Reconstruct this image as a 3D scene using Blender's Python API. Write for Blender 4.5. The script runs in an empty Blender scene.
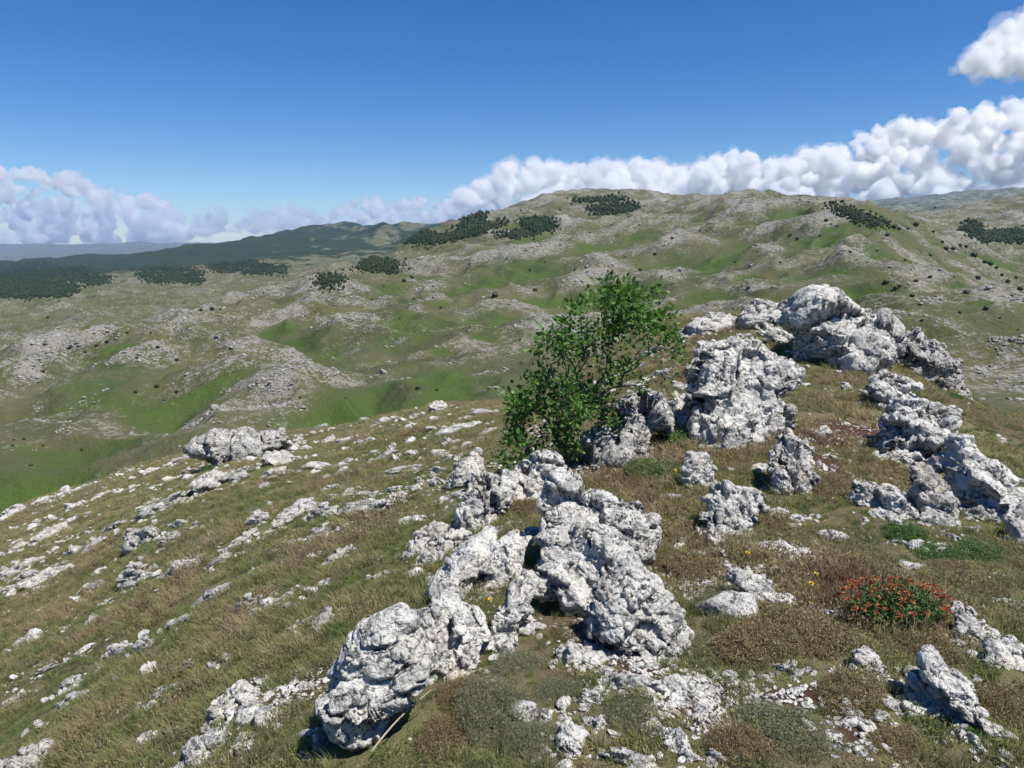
import bpy, math, time
import numpy as np
from mathutils import Vector
T0 = time.time()
rng = np.random.default_rng(7)
SC = bpy.context.scene
COL = SC.collection
F = 711.0
PITCH = math.radians(11.8)
CP, SP = math.cos(PITCH), math.sin(PITCH)
def log(m): print('[%.1fs] %s' % (time.time() - T0, m))

# ------------------------------------------------------------------ noise
_g = np.random.default_rng(11)
_perm = _g.permutation(256); _perm = np.concatenate([_perm, _perm, _perm])
_gr = _g.normal(size=(256, 3)); _gr /= np.linalg.norm(_gr, axis=1)[:, None]
_an = _g.random(256) * 2 * np.pi
_g2 = np.stack([np.cos(_an), np.sin(_an)], 1)
def perlin3(p, seed=0):
    p = p + seed * 17.31
    i = np.floor(p).astype(np.int64); f = p - i; i &= 255
    u = f * f * f * (f * (f * 6 - 15) + 10)
    out = 0
    for dx in (0, 1):
        for dy in (0, 1):
            for dz in (0, 1):
                h = _perm[_perm[_perm[(i[:, 0] + dx) & 255] + ((i[:, 1] + dy) & 255)] + ((i[:, 2] + dz) & 255)]
                g = _gr[h]
                d = g[:, 0] * (f[:, 0] - dx) + g[:, 1] * (f[:, 1] - dy) + g[:, 2] * (f[:, 2] - dz)
                w = (u[:, 0] if dx else 1 - u[:, 0]) * (u[:, 1] if dy else 1 - u[:, 1]) * (u[:, 2] if dz else 1 - u[:, 2])
                out = out + d * w
    return out * 1.5
def perlin2(x, y, seed=0):
    x = x + seed * 13.7; y = y + seed * 7.9
    sh = x.shape; x = x.ravel(); y = y.ravel()
    ix = np.floor(x).astype(np.int64); iy = np.floor(y).astype(np.int64)
    fx = x - ix; fy = y - iy; ix &= 255; iy &= 255
    u = fx * fx * fx * (fx * (fx * 6 - 15) + 10); v = fy * fy * fy * (fy * (fy * 6 - 15) + 10)
    out = np.zeros_like(fx)
    for dx in (0, 1):
        for dy in (0, 1):
            h = _perm[_perm[(ix + dx) & 255] + ((iy + dy) & 255)]
            g = _g2[h]
            out += (g[:, 0] * (fx - dx) + g[:, 1] * (fy - dy)) * (u if dx else 1 - u) * (v if dy else 1 - v)
    return (out * 1.5).reshape(sh)
def fbm3(p, oct=4, seed=0, gain=.5):
    s = 0; a = 1.0
    for o in range(oct):
        s = s + a * perlin3(p * 2.03 ** o, seed + o); a *= gain
    return s
def fbm2(x, y, oct=3, seed=0):
    s = 0; a = 1.0
    for o in range(oct):
        s = s + a * perlin2(x * 2.03 ** o, y * 2.03 ** o, seed + o); a *= .5
    return s
def sstep(a, b, x):
    t = np.clip((x - a) / (b - a), 0, 1); return t * t * (3 - 2 * t)

# ------------------------------------------------------------------ land form
# the lie of the land: how steeply the ground falls away below the eye, by bearing (x/y) and distance
DIST = [0.8, 1.5, 2.2, 3, 4.5, 7, 10, 14, 20, 28, 40, 60, 100, 160, 220, 300, 400, 550, 750, 1000, 1300, 1700, 2300, 3200, 5000, 8000, 13000, 22000, 31500]
BEAR = [-.85, -.7, -.55, -.4, -.25, -.1, .05, .2, .35, .5, .7, .9]
TAB = np.array([
 [1500,1100,930,850,765,695,645,605,570,548,535,550,545,510,465,425,395,375,380,362,338,315,294,280,274,273,272,252,245],
 [1450,1050,880,800,720,655,612,575,542,518,500,520,530,500,458,412,380,353,367,351,328,307,288,277,273,272,270,251,245],
 [1400,1000,835,750,675,607,560,525,500,480,468,480,500,490,450,405,370,336,350,339,320,301,285,272,266,264,266,250,244],
 [1370,960,795,705,625,557,515,485,462,448,440,455,485,470,435,395,360,335,311,327,315,298,281,266,258,250,258,248,243],
 [1340,930,765,670,588,520,485,462,445,434,432,450,480,460,425,388,352,325,297,277,286,290,275,262,250,233,248,246,242],
 [1320,910,745,650,560,495,455,430,413,404,408,425,450,440,415,385,352,322,293,268,248,233,245,250,243,230,245,246,242],
 [1310,905,735,632,535,462,425,403,395,400,415,430,440,430,408,380,350,318,288,258,232,208,197,215,225,235,238,240,240],
 [1305,902,728,625,525,440,384,340,325,338,368,400,415,410,395,370,342,310,280,250,225,205,196,210,225,233,236,240,240],
 [1305,900,725,620,515,425,365,318,330,355,380,395,400,395,380,355,325,295,262,225,197,202,212,222,228,232,235,238,240],
 [1305,900,722,615,512,420,362,335,355,375,388,395,392,380,360,335,305,275,240,217,215,222,230,226,222,212,205,225,240],
 [1305,900,720,612,520,445,415,412,425,435,440,435,415,390,365,335,314,306,302,280,247,217,195,207,207,202,192,220,240],
 [1305,900,720,615,530,465,440,438,445,450,450,440,420,395,370,345,325,312,298,272,242,213,192,202,204,201,189,220,240]], float)
LD = np.log(DIST)
def cubic(a, b, c, d, t):
    return b + .5 * t * (c - a + t * (2 * a - 5 * b + 4 * c - d + t * (3 * (b - c) + d - a)))
def base_row(u, y):
    iu = np.interp(u, BEAR, np.arange(len(BEAR))); iv = np.interp(np.log(y), LD, np.arange(len(LD)))
    nu, nv = len(BEAR), len(LD)
    i = np.clip(np.floor(iu).astype(int), 0, nu - 2); j = np.clip(np.floor(iv).astype(int), 0, nv - 2)
    fu = iu - i; fv = iv - j
    rows = []
    for di in (-1, 0, 1, 2):
        ii = np.clip(i + di, 0, nu - 1)
        rows.append(cubic(*[TAB[ii, np.clip(j + dj, 0, nv - 1)] for dj in (-1, 0, 1, 2)], fv))
    return cubic(*rows, fu)
def row2slope(r):
    q = r - 384.0
    return (-F * SP - q * CP) / (F * CP - q * SP)
def ray(px, py):
    q = py - 384.0; dy = F * CP - q * SP
    return (px - 512.0) / dy, (-F * SP - q * CP) / dy
EYE = 1.7
def land0(x, y):
    y = np.maximum(y, .3)
    return EYE + y * row2slope(base_row(x / y, np.maximum(y, .8)))
DENTS = []     # world x, y, radius, depth, green, rock
def land_noise(x, y):
    y = np.maximum(y, .3)
    r = np.zeros_like(x)
    m = y > 80
    if m.any():
        xm, ym = x[m], y[m]
        a = sstep(90, 260, ym)
        k1 = fbm2(xm / 95, ym / 95, 2, 1)
        v = a * 11.0 * k1 + a * 6.0 * (1 - 2.4 * np.abs(perlin2(xm / 120, ym / 120, 6))) * (1 - sstep(2500, 4000, ym)) + a * 4.6 * (1 - 2.6 * np.abs(perlin2(xm / 46 + .3 * perlin2(xm / 30, ym / 30, 8), ym / 46, 10))) * (1 - sstep(2500, 4000, ym))
        v = v * (1 - .4 * sstep(1500, 3500, ym))
        v += a * 1.3 * fbm2(xm / 26, ym / 26, 3, 4)
        b = sstep(500, 1000, ym)
        rid = 1 - 2 * np.abs(perlin2(xm / 230, ym / 230, 9))
        v += b * (10 * fbm2(xm / 330, ym / 330, 2, 7) + 7 * rid - 3)
        c = sstep(2600, 5500, ym)
        v += c * (90 * fbm2(xm / 1500, ym / 1500, 4, 12) + 60 * (1 - 2 * np.abs(perlin2(xm / 700, ym / 700, 15))) * (1 - sstep(9000, 20000, ym)))
        r[m] = v
    n = (y > 3) & (y < 200)
    if n.any():
        xn, yn = x[n], y[n]
        r[n] += sstep(5, 14, yn) * .10 * fbm2(xn / 3.1, yn / 3.1, 2, 21) + sstep(14, 40, yn) * .35 * fbm2(xn / 9, yn / 9, 2, 22)
    n = y < 30
    if n.any():
        r[n] += .035 * fbm2(x[n] / .7, y[n] / .7, 3, 25)
    return r
def dent_fields(x, y):
    dz = np.zeros_like(x); gr = np.zeros_like(x); rk = np.zeros_like(x); fo = np.zeros_like(x)
    wx = x + 16 * perlin2(x / 55, y / 55, 71) + 6 * perlin2(x / 17, y / 17, 72); wy = y + 16 * perlin2(x / 55, y / 55, 73) + 6 * perlin2(x / 17, y / 17, 74)
    for (cx, cy, rx, ry, dep, g, k, f) in DENTS:
        m = (np.abs(x - cx) < 2.6 * rx) & (np.abs(y - cy) < 2.6 * ry)
        if not m.any(): continue
        w = np.exp(-(((wx[m] - cx) / rx) ** 2 + ((wy[m] - cy) / ry) ** 2) * 1.2)
        dz[m] += dep * w; gr[m] += g * w; rk[m] += k * w; fo[m] += f * w
    return dz, gr, rk, fo
FARH = [(-.375, 5800, 420, 600, 26), (-.30, 6600, 450, 700, 20), (-.22, 7300, 520, 800, 12), (-.455, 5000, 420, 600, 30), (-.54, 4500, 380, 500, 24), (-.63, 4100, 400, 500, 20), (-.16, 6800, 300, 500, 6)]
def far_hills(x, y):
    v = np.zeros_like(x)
    for (u, yy, rx, ry, h) in FARH: v += h * np.exp(-((x - u * yy) / rx) ** 2 - ((y - yy) / ry) ** 2)
    return v
def land(x, y):
    x = np.atleast_1d(np.asarray(x, float)); y = np.atleast_1d(np.asarray(y, float))
    z = land0(x, y) + land_noise(x, y)
    z = z + far_hills(x, y)
    if DENTS: z = z + dent_fields(x, y)[0]
    return z
_ys_near = np.exp(np.linspace(math.log(1.0), math.log(75), 1500))
_ys_far = np.exp(np.linspace(math.log(110), math.log(16000), 3000))
def hit(px, py, far=False):
    """the point of the ground a line of sight meets"""
    u, s = ray(px, py)
    ys = _ys_far if far else _ys_near
    z = land(u * ys, ys)
    ok = np.nonzero(z - EYE >= s * ys)[0]
    if len(ok) == 0: return None
    k = max(ok[0], 1)
    a = (z[k - 1] - EYE) - s * ys[k - 1]; b = (z[k] - EYE) - s * ys[k]
    t = 0 if b == a else min(max(-a / (b - a), 0), 1)
    y = ys[k - 1] + t * (ys[k] - ys[k - 1])
    return np.array([u * y, y, float(land([u * y], [y])[0])])

# hollows (bright grass) and rocky knolls of the middle distance
GREEN = [(25,492,70,18),(110,440,60,10),(160,400,75,9),(225,370,40,6),(272,334,36,7),(395,325,38,9),(410,312,22,6),(310,357,14,6),(300,422,34,9),(455,380,35,6),(500,318,20,10),(492,335,16,6),
 (810,243,34,6),(640,320,35,8),(560,300,35,6),(622,290,30,5),(990,405,35,8),(880,292,22,4),(1000,262,22,5),(955,287,20,4),(700,262,30,4),(590,340,24,6),(130,345,26,4),(195,335,24,5),(350,388,50,5),(440,352,20,4),(700,300,30,5),(920,340,30,6),(830,228,25,3),(540,262,26,4),(470,285,20,4),(760,275,30,5),(985,310,20,8)]
KNOLL = [(12,374,26,6),(45,352,24,5),(88,342,24,5),(112,333,20,5),(215,310,22,5),(262,297,24,5),(302,287,22,5),(320,280,20,5),(372,264,24,5),(400,252,20,4),(120,360,20,4),(250,345,20,4),(62,345,48,7),(28,372,30,7),(140,332,36,6),(75,358,34,5),(155,356,40,6),(185,318,28,5),(290,360,28,7),(270,383,36,6),(345,322,44,10),(350,293,34,6),(430,262,34,7),(480,372,22,7),(290,428,18,6),(388,398,34,7),(385,345,24,7),(560,228,50,10),(520,255,30,6),(765,212,45,7),(770,250,36,8),(745,287,24,6),(690,292,24,4),(860,262,32,6),(905,290,24,6),(850,218,24,4),(660,302,18,4),(600,312,18,4),(430,300,26,5),(500,385,20,5),(235,410,20,3),(380,232,40,4),(960,245,20,6),(235,300,24,4),(1000,230,20,5),(600,262,34,7),(650,222,40,6),(720,230,34,7),(330,270,30,5),(560,340,30,6),(640,345,24,5),(940,310,30,6),(900,250,24,5)]
_tmp = []
for (px, py, w, h) in GREEN:
    p = hit(px, py, True)
    if p is None: continue
    a = hit(px, py + h, True); b = hit(px, py - h, True)
    rx = w * p[1] / F; ry = min(max(abs((b if b is not None else p)[1] - (a if a is not None else p)[1]) * .5, rx * .5), rx * 1.6)
    _tmp.append((p[0], p[1], rx, ry, -.33 * min(rx, ry), 1.0, -.6, 0))
for (px, py, w, h) in KNOLL:
    p = hit(px, py, True)
    if p is None: continue
    rx = w * p[1] / F
    _tmp.append((p[0], p[1], rx * .8, rx * .8, (.20) * rx, -.5, .6, 0))
DENTS += _tmp
log('landform')

# ------------------------------------------------------------------ object helpers
def set_attr(me, name, data, domain='POINT'):
    at = me.attributes.new(name, 'FLOAT', domain); at.data.foreach_set('value', np.asarray(data, np.float32).ravel())
def mesh_np(name, V, Fc, smooth=True, mats=(), mi=None):
    me = bpy.data.meshes.new(name)
    V = np.asarray(V, np.float32); Fc = np.asarray(Fc, np.int32)
    me.vertices.add(len(V)); me.vertices.foreach_set('co', V.ravel())
    if len(Fc):
        k = Fc.shape[1]
        me.loops.add(Fc.size); me.loops.foreach_set('vertex_index', Fc.ravel())
        me.polygons.add(len(Fc)); me.polygons.foreach_set('loop_start', np.arange(0, Fc.size, k, dtype=np.int32))
        me.polygons.foreach_set('use_smooth', np.full(len(Fc), smooth, bool))
    for m in mats: me.materials.append(m)
    if mi is not None and len(Fc): me.polygons.foreach_set('material_index', np.asarray(mi, np.int32))
    me.update(calc_edges=True)
    return me
def link(name, me, parent=None, loc=(0, 0, 0), rot=(0, 0, 0), scale=(1, 1, 1)):
    o = bpy.data.objects.new(name, me); COL.objects.link(o)
    o.location = loc; o.rotation_euler = rot; o.scale = scale
    if parent is not None: o.parent = parent
    return o
def tag(o, label=None, cat=None, group=None, kind=None):
    if label: o['label'] = label
    if cat: o['category'] = cat
    if group: o['group'] = group
    if kind: o['kind'] = kind
    return o
def grid_faces(nr, nc):
    i = np.arange(nr - 1)[:, None] * nc + np.arange(nc - 1)[None, :]
    return np.stack([i, i + 1, i + nc + 1, i + nc], -1).reshape(-1, 4)

class Geo:
    def __init__(s): s.V = []; s.F = []; s.n = 0; s.m = []
    def add(s, V, Fc, m=0):
        s.V.append(V); s.F.append(np.asarray(Fc) + s.n); s.n += len(V); s.m.append(np.full(len(Fc), m))
    def mesh(s, name, mats): return mesh_np(name, np.concatenate(s.V), np.concatenate(s.F), True, mats, np.concatenate(s.m))
# ------------------------------------------------------------------ materials
class Mat:
    def __init__(s, name):
        s.m = bpy.data.materials.new(name); s.m.use_nodes = True
        s.t = s.m.node_tree; s.b = s.t.nodes['Principled BSDF']; s.b.inputs['Roughness'].default_value = .9
        s.b.inputs['Specular IOR Level'].default_value = .2
    def n(s, typ, **kw):
        x = s.t.nodes.new(typ)
        for k, v in kw.items():
            if k.startswith('i_'):
                key = k[2:]; key = int(key) if key.isdigit() else key.replace('_', ' ')
                x.inputs[key].default_value = v
            else: setattr(x, k, v)
        return x
    def l(s, a, b): s.t.links.new(a, b)
    def pos(s): return s.n('ShaderNodeNewGeometry').outputs['Position']
    def noise(s, vec, scale, detail=4, rough=.55, dist=0):
        x = s.n('ShaderNodeTexNoise', i_Scale=scale, i_Detail=detail, i_Roughness=rough, i_Distortion=dist)
        s.l(vec, x.inputs['Vector']); return x.outputs['Fac']
    def voro(s, vec, scale, feature='F1', out='Distance', rnd=1.0):
        x = s.n('ShaderNodeTexVoronoi', feature=feature, i_Scale=scale, i_Randomness=rnd)
        s.l(vec, x.inputs['Vector']); return x.outputs[out]
    def rng(s, v, a, b, c=0.0, d=1.0, smooth=False):
        x = s.n('ShaderNodeMapRange'); x.interpolation_type = 'SMOOTHSTEP' if smooth else 'LINEAR'
        s.l(v, x.inputs[0])
        for i, q in enumerate((a, b, c, d)): x.inputs[i + 1].default_value = q
        return x.outputs[0]
    def math(s, op, a, b=None, clamp=False):
        x = s.n('ShaderNodeMath', operation=op, use_clamp=clamp)
        for i, v in enumerate((a, b)):
            if v is None: continue
            if isinstance(v, (int, float)): x.inputs[i].default_value = v
            else: s.l(v, x.inputs[i])
        return x.outputs[0]
    def mix(s, f, a, b, typ='MIX'):
        x = s.n('ShaderNodeMix', data_type='RGBA', blend_type=typ)
        for i, v in ((0, f), (6, a), (7, b)):
            if isinstance(v, (int, float)): x.inputs[i].default_value = v
            elif isinstance(v, tuple): x.inputs[i].default_value = v + (1,) if len(v) == 3 else v
            else: s.l(v, x.inputs[i])
        return x.outputs[2]
    def attr(s, name, typ='GEOMETRY'):
        return s.n('ShaderNodeAttribute', attribute_name=name, attribute_type=typ).outputs['Fac']
    def bump(s, h, strength=.5, dist=.02, prev=None):
        x = s.n('ShaderNodeBump', i_Strength=strength, i_Distance=dist); s.l(h, x.inputs['Height'])
        if prev is not None: s.l(prev, x.inputs['Normal'])
        return x.outputs[0]
    def done(s, col, nrm=None):
        if isinstance(col, tuple): s.b.inputs['Base Color'].default_value = col + (1,)
        else: s.l(col, s.b.inputs['Base Color'])
        if nrm is not None: s.l(nrm, s.b.inputs['Normal'])
        return s.m

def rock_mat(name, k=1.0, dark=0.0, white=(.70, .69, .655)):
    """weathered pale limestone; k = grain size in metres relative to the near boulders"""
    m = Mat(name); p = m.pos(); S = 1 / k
    n1 = m.noise(p, 3.0 * S, 5, .6); n2 = m.noise(p, 12 * S, 6, .7); n3 = m.noise(p, 48 * S, 5, .7); n4 = m.noise(p, 6 * S, 6, .7, .6)
    w = white
    col = m.mix(m.rng(n1, .40, .62), white, (w[0] * .80, w[1] * .795, w[2] * .78))
    col = m.mix(m.math('MULTIPLY', m.rng(n2, .47, .60), .85), col, (w[0] * .55, w[1] * .55, w[2] * .56))      # grey lichen crust
    warm = m.math('MULTIPLY', m.rng(m.noise(p, 5 * S, 3), .58, .70), .40)
    col = m.mix(warm, col, (.52, .42, .31))
    v = m.voro(p, 30 * S); pores = m.math('MULTIPLY', m.rng(v, .26, .16), m.rng(n4, .46, .56))
    spots = m.rng(n3, .53 - dark, .57 - dark)
    spots = m.math('MULTIPLY', spots, m.rng(n4, .44 - dark, .56 - dark))
    blk = m.math('MAXIMUM', pores, spots)
    col = m.mix(m.math('MULTIPLY', blk, .9), col, (.06, .06, .06))  # dark lichen specks, and shade of the pits put into the colour
    big = m.rng(m.noise(p, 11 * S, 5, .65, 1.2), .59 - dark, .64 - dark)
    col = m.mix(m.math('MULTIPLY', big, .75), col, (.13, .13, .13))
    h = m.math('ADD', m.math('MULTIPLY', n2, 1.0), m.math('MULTIPLY', n3, .45))
    h = m.math('ADD', h, m.math('MULTIPLY', m.rng(v, 0, .35), .3))
    return m.done(col, m.bump(h, 1.0, .034 * k))
M_ROCK = rock_mat('pale_limestone')
M_ROCKB = rock_mat('ridge_limestone', 2.0, .004)
M_ROCKD = rock_mat('grey_and_shaded_limestone', 1.8, .02, (.56, .55, .525))  # darker copy: grey crags, and painted shade on rocks that lie in shadow
M_ROCKM = rock_mat('slope_limestone', 1.5, -.01, (.62, .605, .565))
M_ROCKF = rock_mat('hill_limestone', 9, 0.0, (.38, .37, .345))

def ground_mat():
    m = Mat('stony_turf_soil'); p = m.pos()
    a = m.noise(p, 2.2, 5); b = m.noise(p, 16, 5, .65); c = m.noise(p, 90, 4, .7)
    col = m.mix(m.rng(a, .4, .6), (.185, .168, .080), (.145, .155, .058))
    col = m.mix(m.rng(b, .42, .66), col, (.19, .16, .10))
    col = m.mix(m.rng(m.noise(p, .55, 4), .5, .65), col, (.13, .095, .058))
    col = m.mix(m.math('MULTIPLY', m.rng(c, .5, .7), .6), col, (.08, .078, .035))
    soil = m.math('ADD', m.attr('soil'), m.math('MULTIPLY', m.math('SUBTRACT', b, .5), 1.4))
    soil = m.rng(soil, .35, .6)
    scol = m.mix(m.rng(c, .35, .65), (.05, .026, .018), (.105, .06, .042))
    col = m.mix(soil, col, scol)
    h = m.math('ADD', b, m.math('MULTIPLY', c, .5))
    return m.done(col, m.bump(h, 1.0, .035))
def hill_mat():
    m = Mat('karst_hillside'); p = m.pos()
    g = m.attr('green'); r = m.attr('rock'); fo = m.attr('wood')
    n0 = m.noise(p, .008, 4, .55); n1 = m.noise(p, .035, 5, .6); n2 = m.noise(p, .22, 5, .65); n3 = m.noise(p, .8, 4, .7)
    col = m.mix(m.rng(n1, .4, .6), (.078, .082, .032), (.094, .088, .044))
    col = m.mix(m.rng(n0, .42, .6), col, (.060, .070, .026))
    col = m.mix(m.math('MULTIPLY', m.rng(n2, .45, .7), .55), col, (.112, .100, .062))
    gm = m.math('ADD', g, m.math('MULTIPLY', m.math('SUBTRACT', n1, .5), 1.2))
    gm = m.math('ADD', gm, m.math('MULTIPLY', m.math('SUBTRACT', n2, .5), .9))
    gm = m.math('ADD', gm, m.math('MULTIPLY', m.math('SUBTRACT', n3, .5), .6))
    col = m.mix(m.rng(gm, .12, .62, smooth=True), col, (.055, .080, .020))
    col = m.mix(m.math('MULTIPLY', m.rng(gm, .62, 1.15, smooth=True), .75), col, (.058, .090, .017))
    rm = m.math('ADD', r, m.math('MULTIPLY', m.math('SUBTRACT', n1, .5), 1.6))
    thr = m.math('ADD', m.math('ADD', m.math('MULTIPLY', n2, .55), m.math('MULTIPLY', n3, .75)), m.math('MULTIPLY', rm, .17))
    rock = m.rng(thr, .69, .79)
    rock = m.math('MULTIPLY', rock, m.rng(rm, -.55, .35))
    rcol = m.mix(m.rng(m.noise(p, 1.7, 3), .4, .65), (.31, .295, .27), (.17, .16, .145))
    tone = m.mix(m.math('MULTIPLY', m.rng(rm, .0, .9), .26), col, (.098, .094, .070))   # thin dry turf over stones
    col = m.mix(m.math('MULTIPLY', rock, .8), tone, rcol)
    fm = m.math('ADD', fo, m.math('MULTIPLY', m.math('SUBTRACT', m.noise(p, .006, 6, .65), .5), 2.4))
    col = m.mix(m.rng(fm, .42, .58), col, (.022, .034, .016))
    # scattered low scrub
    sc = m.rng(m.voro(p, .045), .16, .09); sc = m.math('MULTIPLY', sc, m.rng(n0, .5, .58))
    col = m.mix(m.math('MULTIPLY', sc, .7), col, (.035, .048, .018))
    h = m.math('ADD', m.math('MULTIPLY', n2, 1.0), m.math('MULTIPLY', n3, .5))
    return m.done(col, m.bump(h, .9, 1.6))
M_GROUND, M_HILL = ground_mat(), hill_mat()

def blade_mat(name, cols, trans=.5, rough=.6):
    m = Mat(name)
    t = m.attr('tint', 'INSTANCER')
    cr = m.n('ShaderNodeValToRGB'); cr.color_ramp.interpolation = 'LINEAR'
    e = cr.color_ramp.elements
    for i, c in enumerate(cols):
        el = e[i] if i < 2 else e.new(.5)
        el.position = i / (len(cols) - 1)
    for i, c in enumerate(cols):
        e[i].position = i / (len(cols) - 1)
        e[i].color = c + (1,)
    m.l(t, cr.inputs[0])
    r = m.n('ShaderNodeNewGeometry').outputs['Random Per Island']
    col = m.mix(m.rng(r, 0, 1, .0, .55), cr.outputs[0], (.34, .29, .18))
    m.b.inputs['Roughness'].default_value = rough
    m.done(col)
    tr = m.n('ShaderNodeBsdfTranslucent'); m.l(col, tr.inputs[0])
    mx = m.n('ShaderNodeMixShader'); mx.inputs[0].default_value = trans
    m.l(m.b.outputs[0], mx.inputs[1]); m.l(tr.outputs[0], mx.inputs[2])
    m.l(mx.outputs[0], m.t.nodes['Material Output'].inputs[0])
    return m.m
M_GRASS = blade_mat('grass_blades', [(.120, .215, .040), (.195, .240, .075), (.320, .300, .135), (.380, .305, .180), (.210, .125, .085)])
def leaf_mat(name, c1, c2, c3=None, trans=.35, spec=.3):
    m = Mat(name)
    r = m.n('ShaderNodeNewGeometry').outputs['Random Per Island']
    col = m.mix(r, c1, c2)
    if c3: col = m.mix(m.rng(r, .86, .9), col, c3)
    m.b.inputs['Roughness'].default_value = .5; m.b.inputs['Specular IOR Level'].default_value = spec
    m.done(col)
    tr = m.n('ShaderNodeBsdfTranslucent'); m.l(col, tr.inputs[0])
    mx = m.n('ShaderNodeMixShader'); mx.inputs[0].default_value = trans
    m.l(m.b.outputs[0], mx.inputs[1]); m.l(tr.outputs[0], mx.inputs[2])
    m.l(mx.outputs[0], m.t.nodes['Material Output'].inputs[0])
    return m.m
M_LEAF = leaf_mat('shrub_leaves', (.050, .120, .017), (.110, .215, .036), (.17, .27, .08))
M_THYME = leaf_mat('grey_green_sprigs', (.12, .145, .075), (.20, .215, .135), (.30, .21, .14), .2)
M_BROWNSPRIG = leaf_mat('brown_green_sprigs', (.13, .125, .055), (.24, .19, .10), (.28, .16, .10), .2)
M_DARKSHRUB = leaf_mat('dark_juniper_foliage', (.034, .052, .020), (.070, .095, .038), None, .15)
M_GREENHERB = leaf_mat('green_herb_leaves', (.060, .115, .028), (.110, .180, .050), None, .25)
M_REDFLOWER = leaf_mat('red_orange_flowers', (.36, .085, .030), (.42, .18, .07), (.26, .13, .08), .25)
M_YELLOW = leaf_mat('yellow_petals', (.70, .50, .03), (.75, .60, .05), None, .2)
def bark():
    m = Mat('grey_bark'); p = m.pos()
    n = m.noise(p, 60, 5, .7)
    return m.done(m.mix(m.rng(n, .35, .65), (.045, .038, .030), (.16, .145, .125)), m.bump(n, .6, .01))
M_BARK = bark()
def dead():
    m = Mat('bleached_dead_wood'); n = m.noise(m.pos(), 40, 4)
    return m.done(m.mix(n, (.22, .19, .15), (.48, .44, .37)))
M_DEAD = dead()

# ------------------------------------------------------------------ the ground and the hills
SOIL = [(300,690,40,12),(655,640,26,16),(700,690,50,12),(790,700,60,16),(640,665,30,20),(760,570,20,8),(870,735,40,24),(585,640,20,30),(560,745,18,22),(690,700,40,25),(750,585,18,10),(800,555,30,8),(700,585,20,18),(930,700,22,16),(415,655,18,20),(850,430,40,12),(820,465,30,14),(545,430,14,10),(590,470,22,8),(245,700,20,12),(890,500,30,14)]
SOILW = []
for (px, py, w, h) in SOIL:
    p = hit(px, py)
    a = hit(px, py + h); b = hit(px, py - h)
    SOILW.append((p[0], p[1], w * p[1] / F, max(.5 * abs(b[1] - a[1]), .03)))
def soil_field(x, y):
    s = np.zeros_like(x)
    for (cx, cy, rx, ry) in SOILW:
        s = np.maximum(s, np.exp(-(((x - cx) / rx) ** 2 + ((y - cy) / ry) ** 2)))
    return s
def sheet(name, y0, y1, nr, nc, um, mat):
    v = np.exp(np.linspace(math.log(y0), math.log(y1), nr))
    t = np.linspace(-1, 1, nc); u = t * um
    U, Y = np.meshgrid(u, v); X = U * Y
    x, y = X.ravel(), Y.ravel()
    z = land0(x, y) + land_noise(x, y) + far_hills(x, y)
    dz, gr, rk, fo = dent_fields(x, y)
    me = mesh_np(name, np.stack([x, y, z + dz], 1), grid_faces(nr, nc), True, [mat])
    return me, x, y, z, gr, rk
me, x, y, z, gr, rk = sheet('ground', .35, 85, 900, 800, 1.25, M_GROUND)
set_attr(me, 'soil', soil_field(x, y))
tag(link('ground', me), 'stony turf of the near ridge and its slope', kind='structure')
me, x, y, z, gr, rk = sheet('hills', 85, 31000, 1250, 1000, 1.05, M_HILL)
_z = np.empty(len(x) * 3, np.float32); me.vertices.foreach_get('co', _z); HS = ((_z[2::3] - EYE) / y).reshape(1250, 1000); HY = y.reshape(1250, 1000)[:, 0]; ZMAX = float(_z[2::3].max())
k1 = fbm2(x / 95, y / 95, 2, 1)
green = gr - .9 * k1 + .17 - .25 * fbm2(x / 40, y / 40, 2, 34)
rock = rk + .75 * k1 + .35 * fbm2(x / 60, y / 60, 2, 33)
rock += .2 * sstep(700, 1500, y)
green -= .35 * sstep(900, 2000, y)
plain = sstep(800, 1200, y) * sstep(-.02, -.12, x / y)
wood = sstep(3000, 4200, y) * sstep(9000, 7500, y) * sstep(.35, .15, x / y) * .45 - .3 + .80 * sstep(2600, 3300, y) * sstep(-.15, -.45, x / y) - 1.0 * sstep(9500, 14000, y)
wood = np.where(x / y > .35, sstep(5000, 8000, y) * .8 - .5, wood)
wood -= sstep(12000, 16000, y)
wood += plain * (.37 + .25 * fbm2(x / 300, y / 120, 2, 81))
set_attr(me, 'green', green * (1 - plain) + plain * -.1); set_attr(me, 'rock', rock * (1 - plain) + plain * (.1 + .3 * k1)); set_attr(me, 'wood', wood)
tag(link('hills', me), 'bare karst hills, hollows and far wooded ridges', kind='structure')
log('land sheets')

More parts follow.
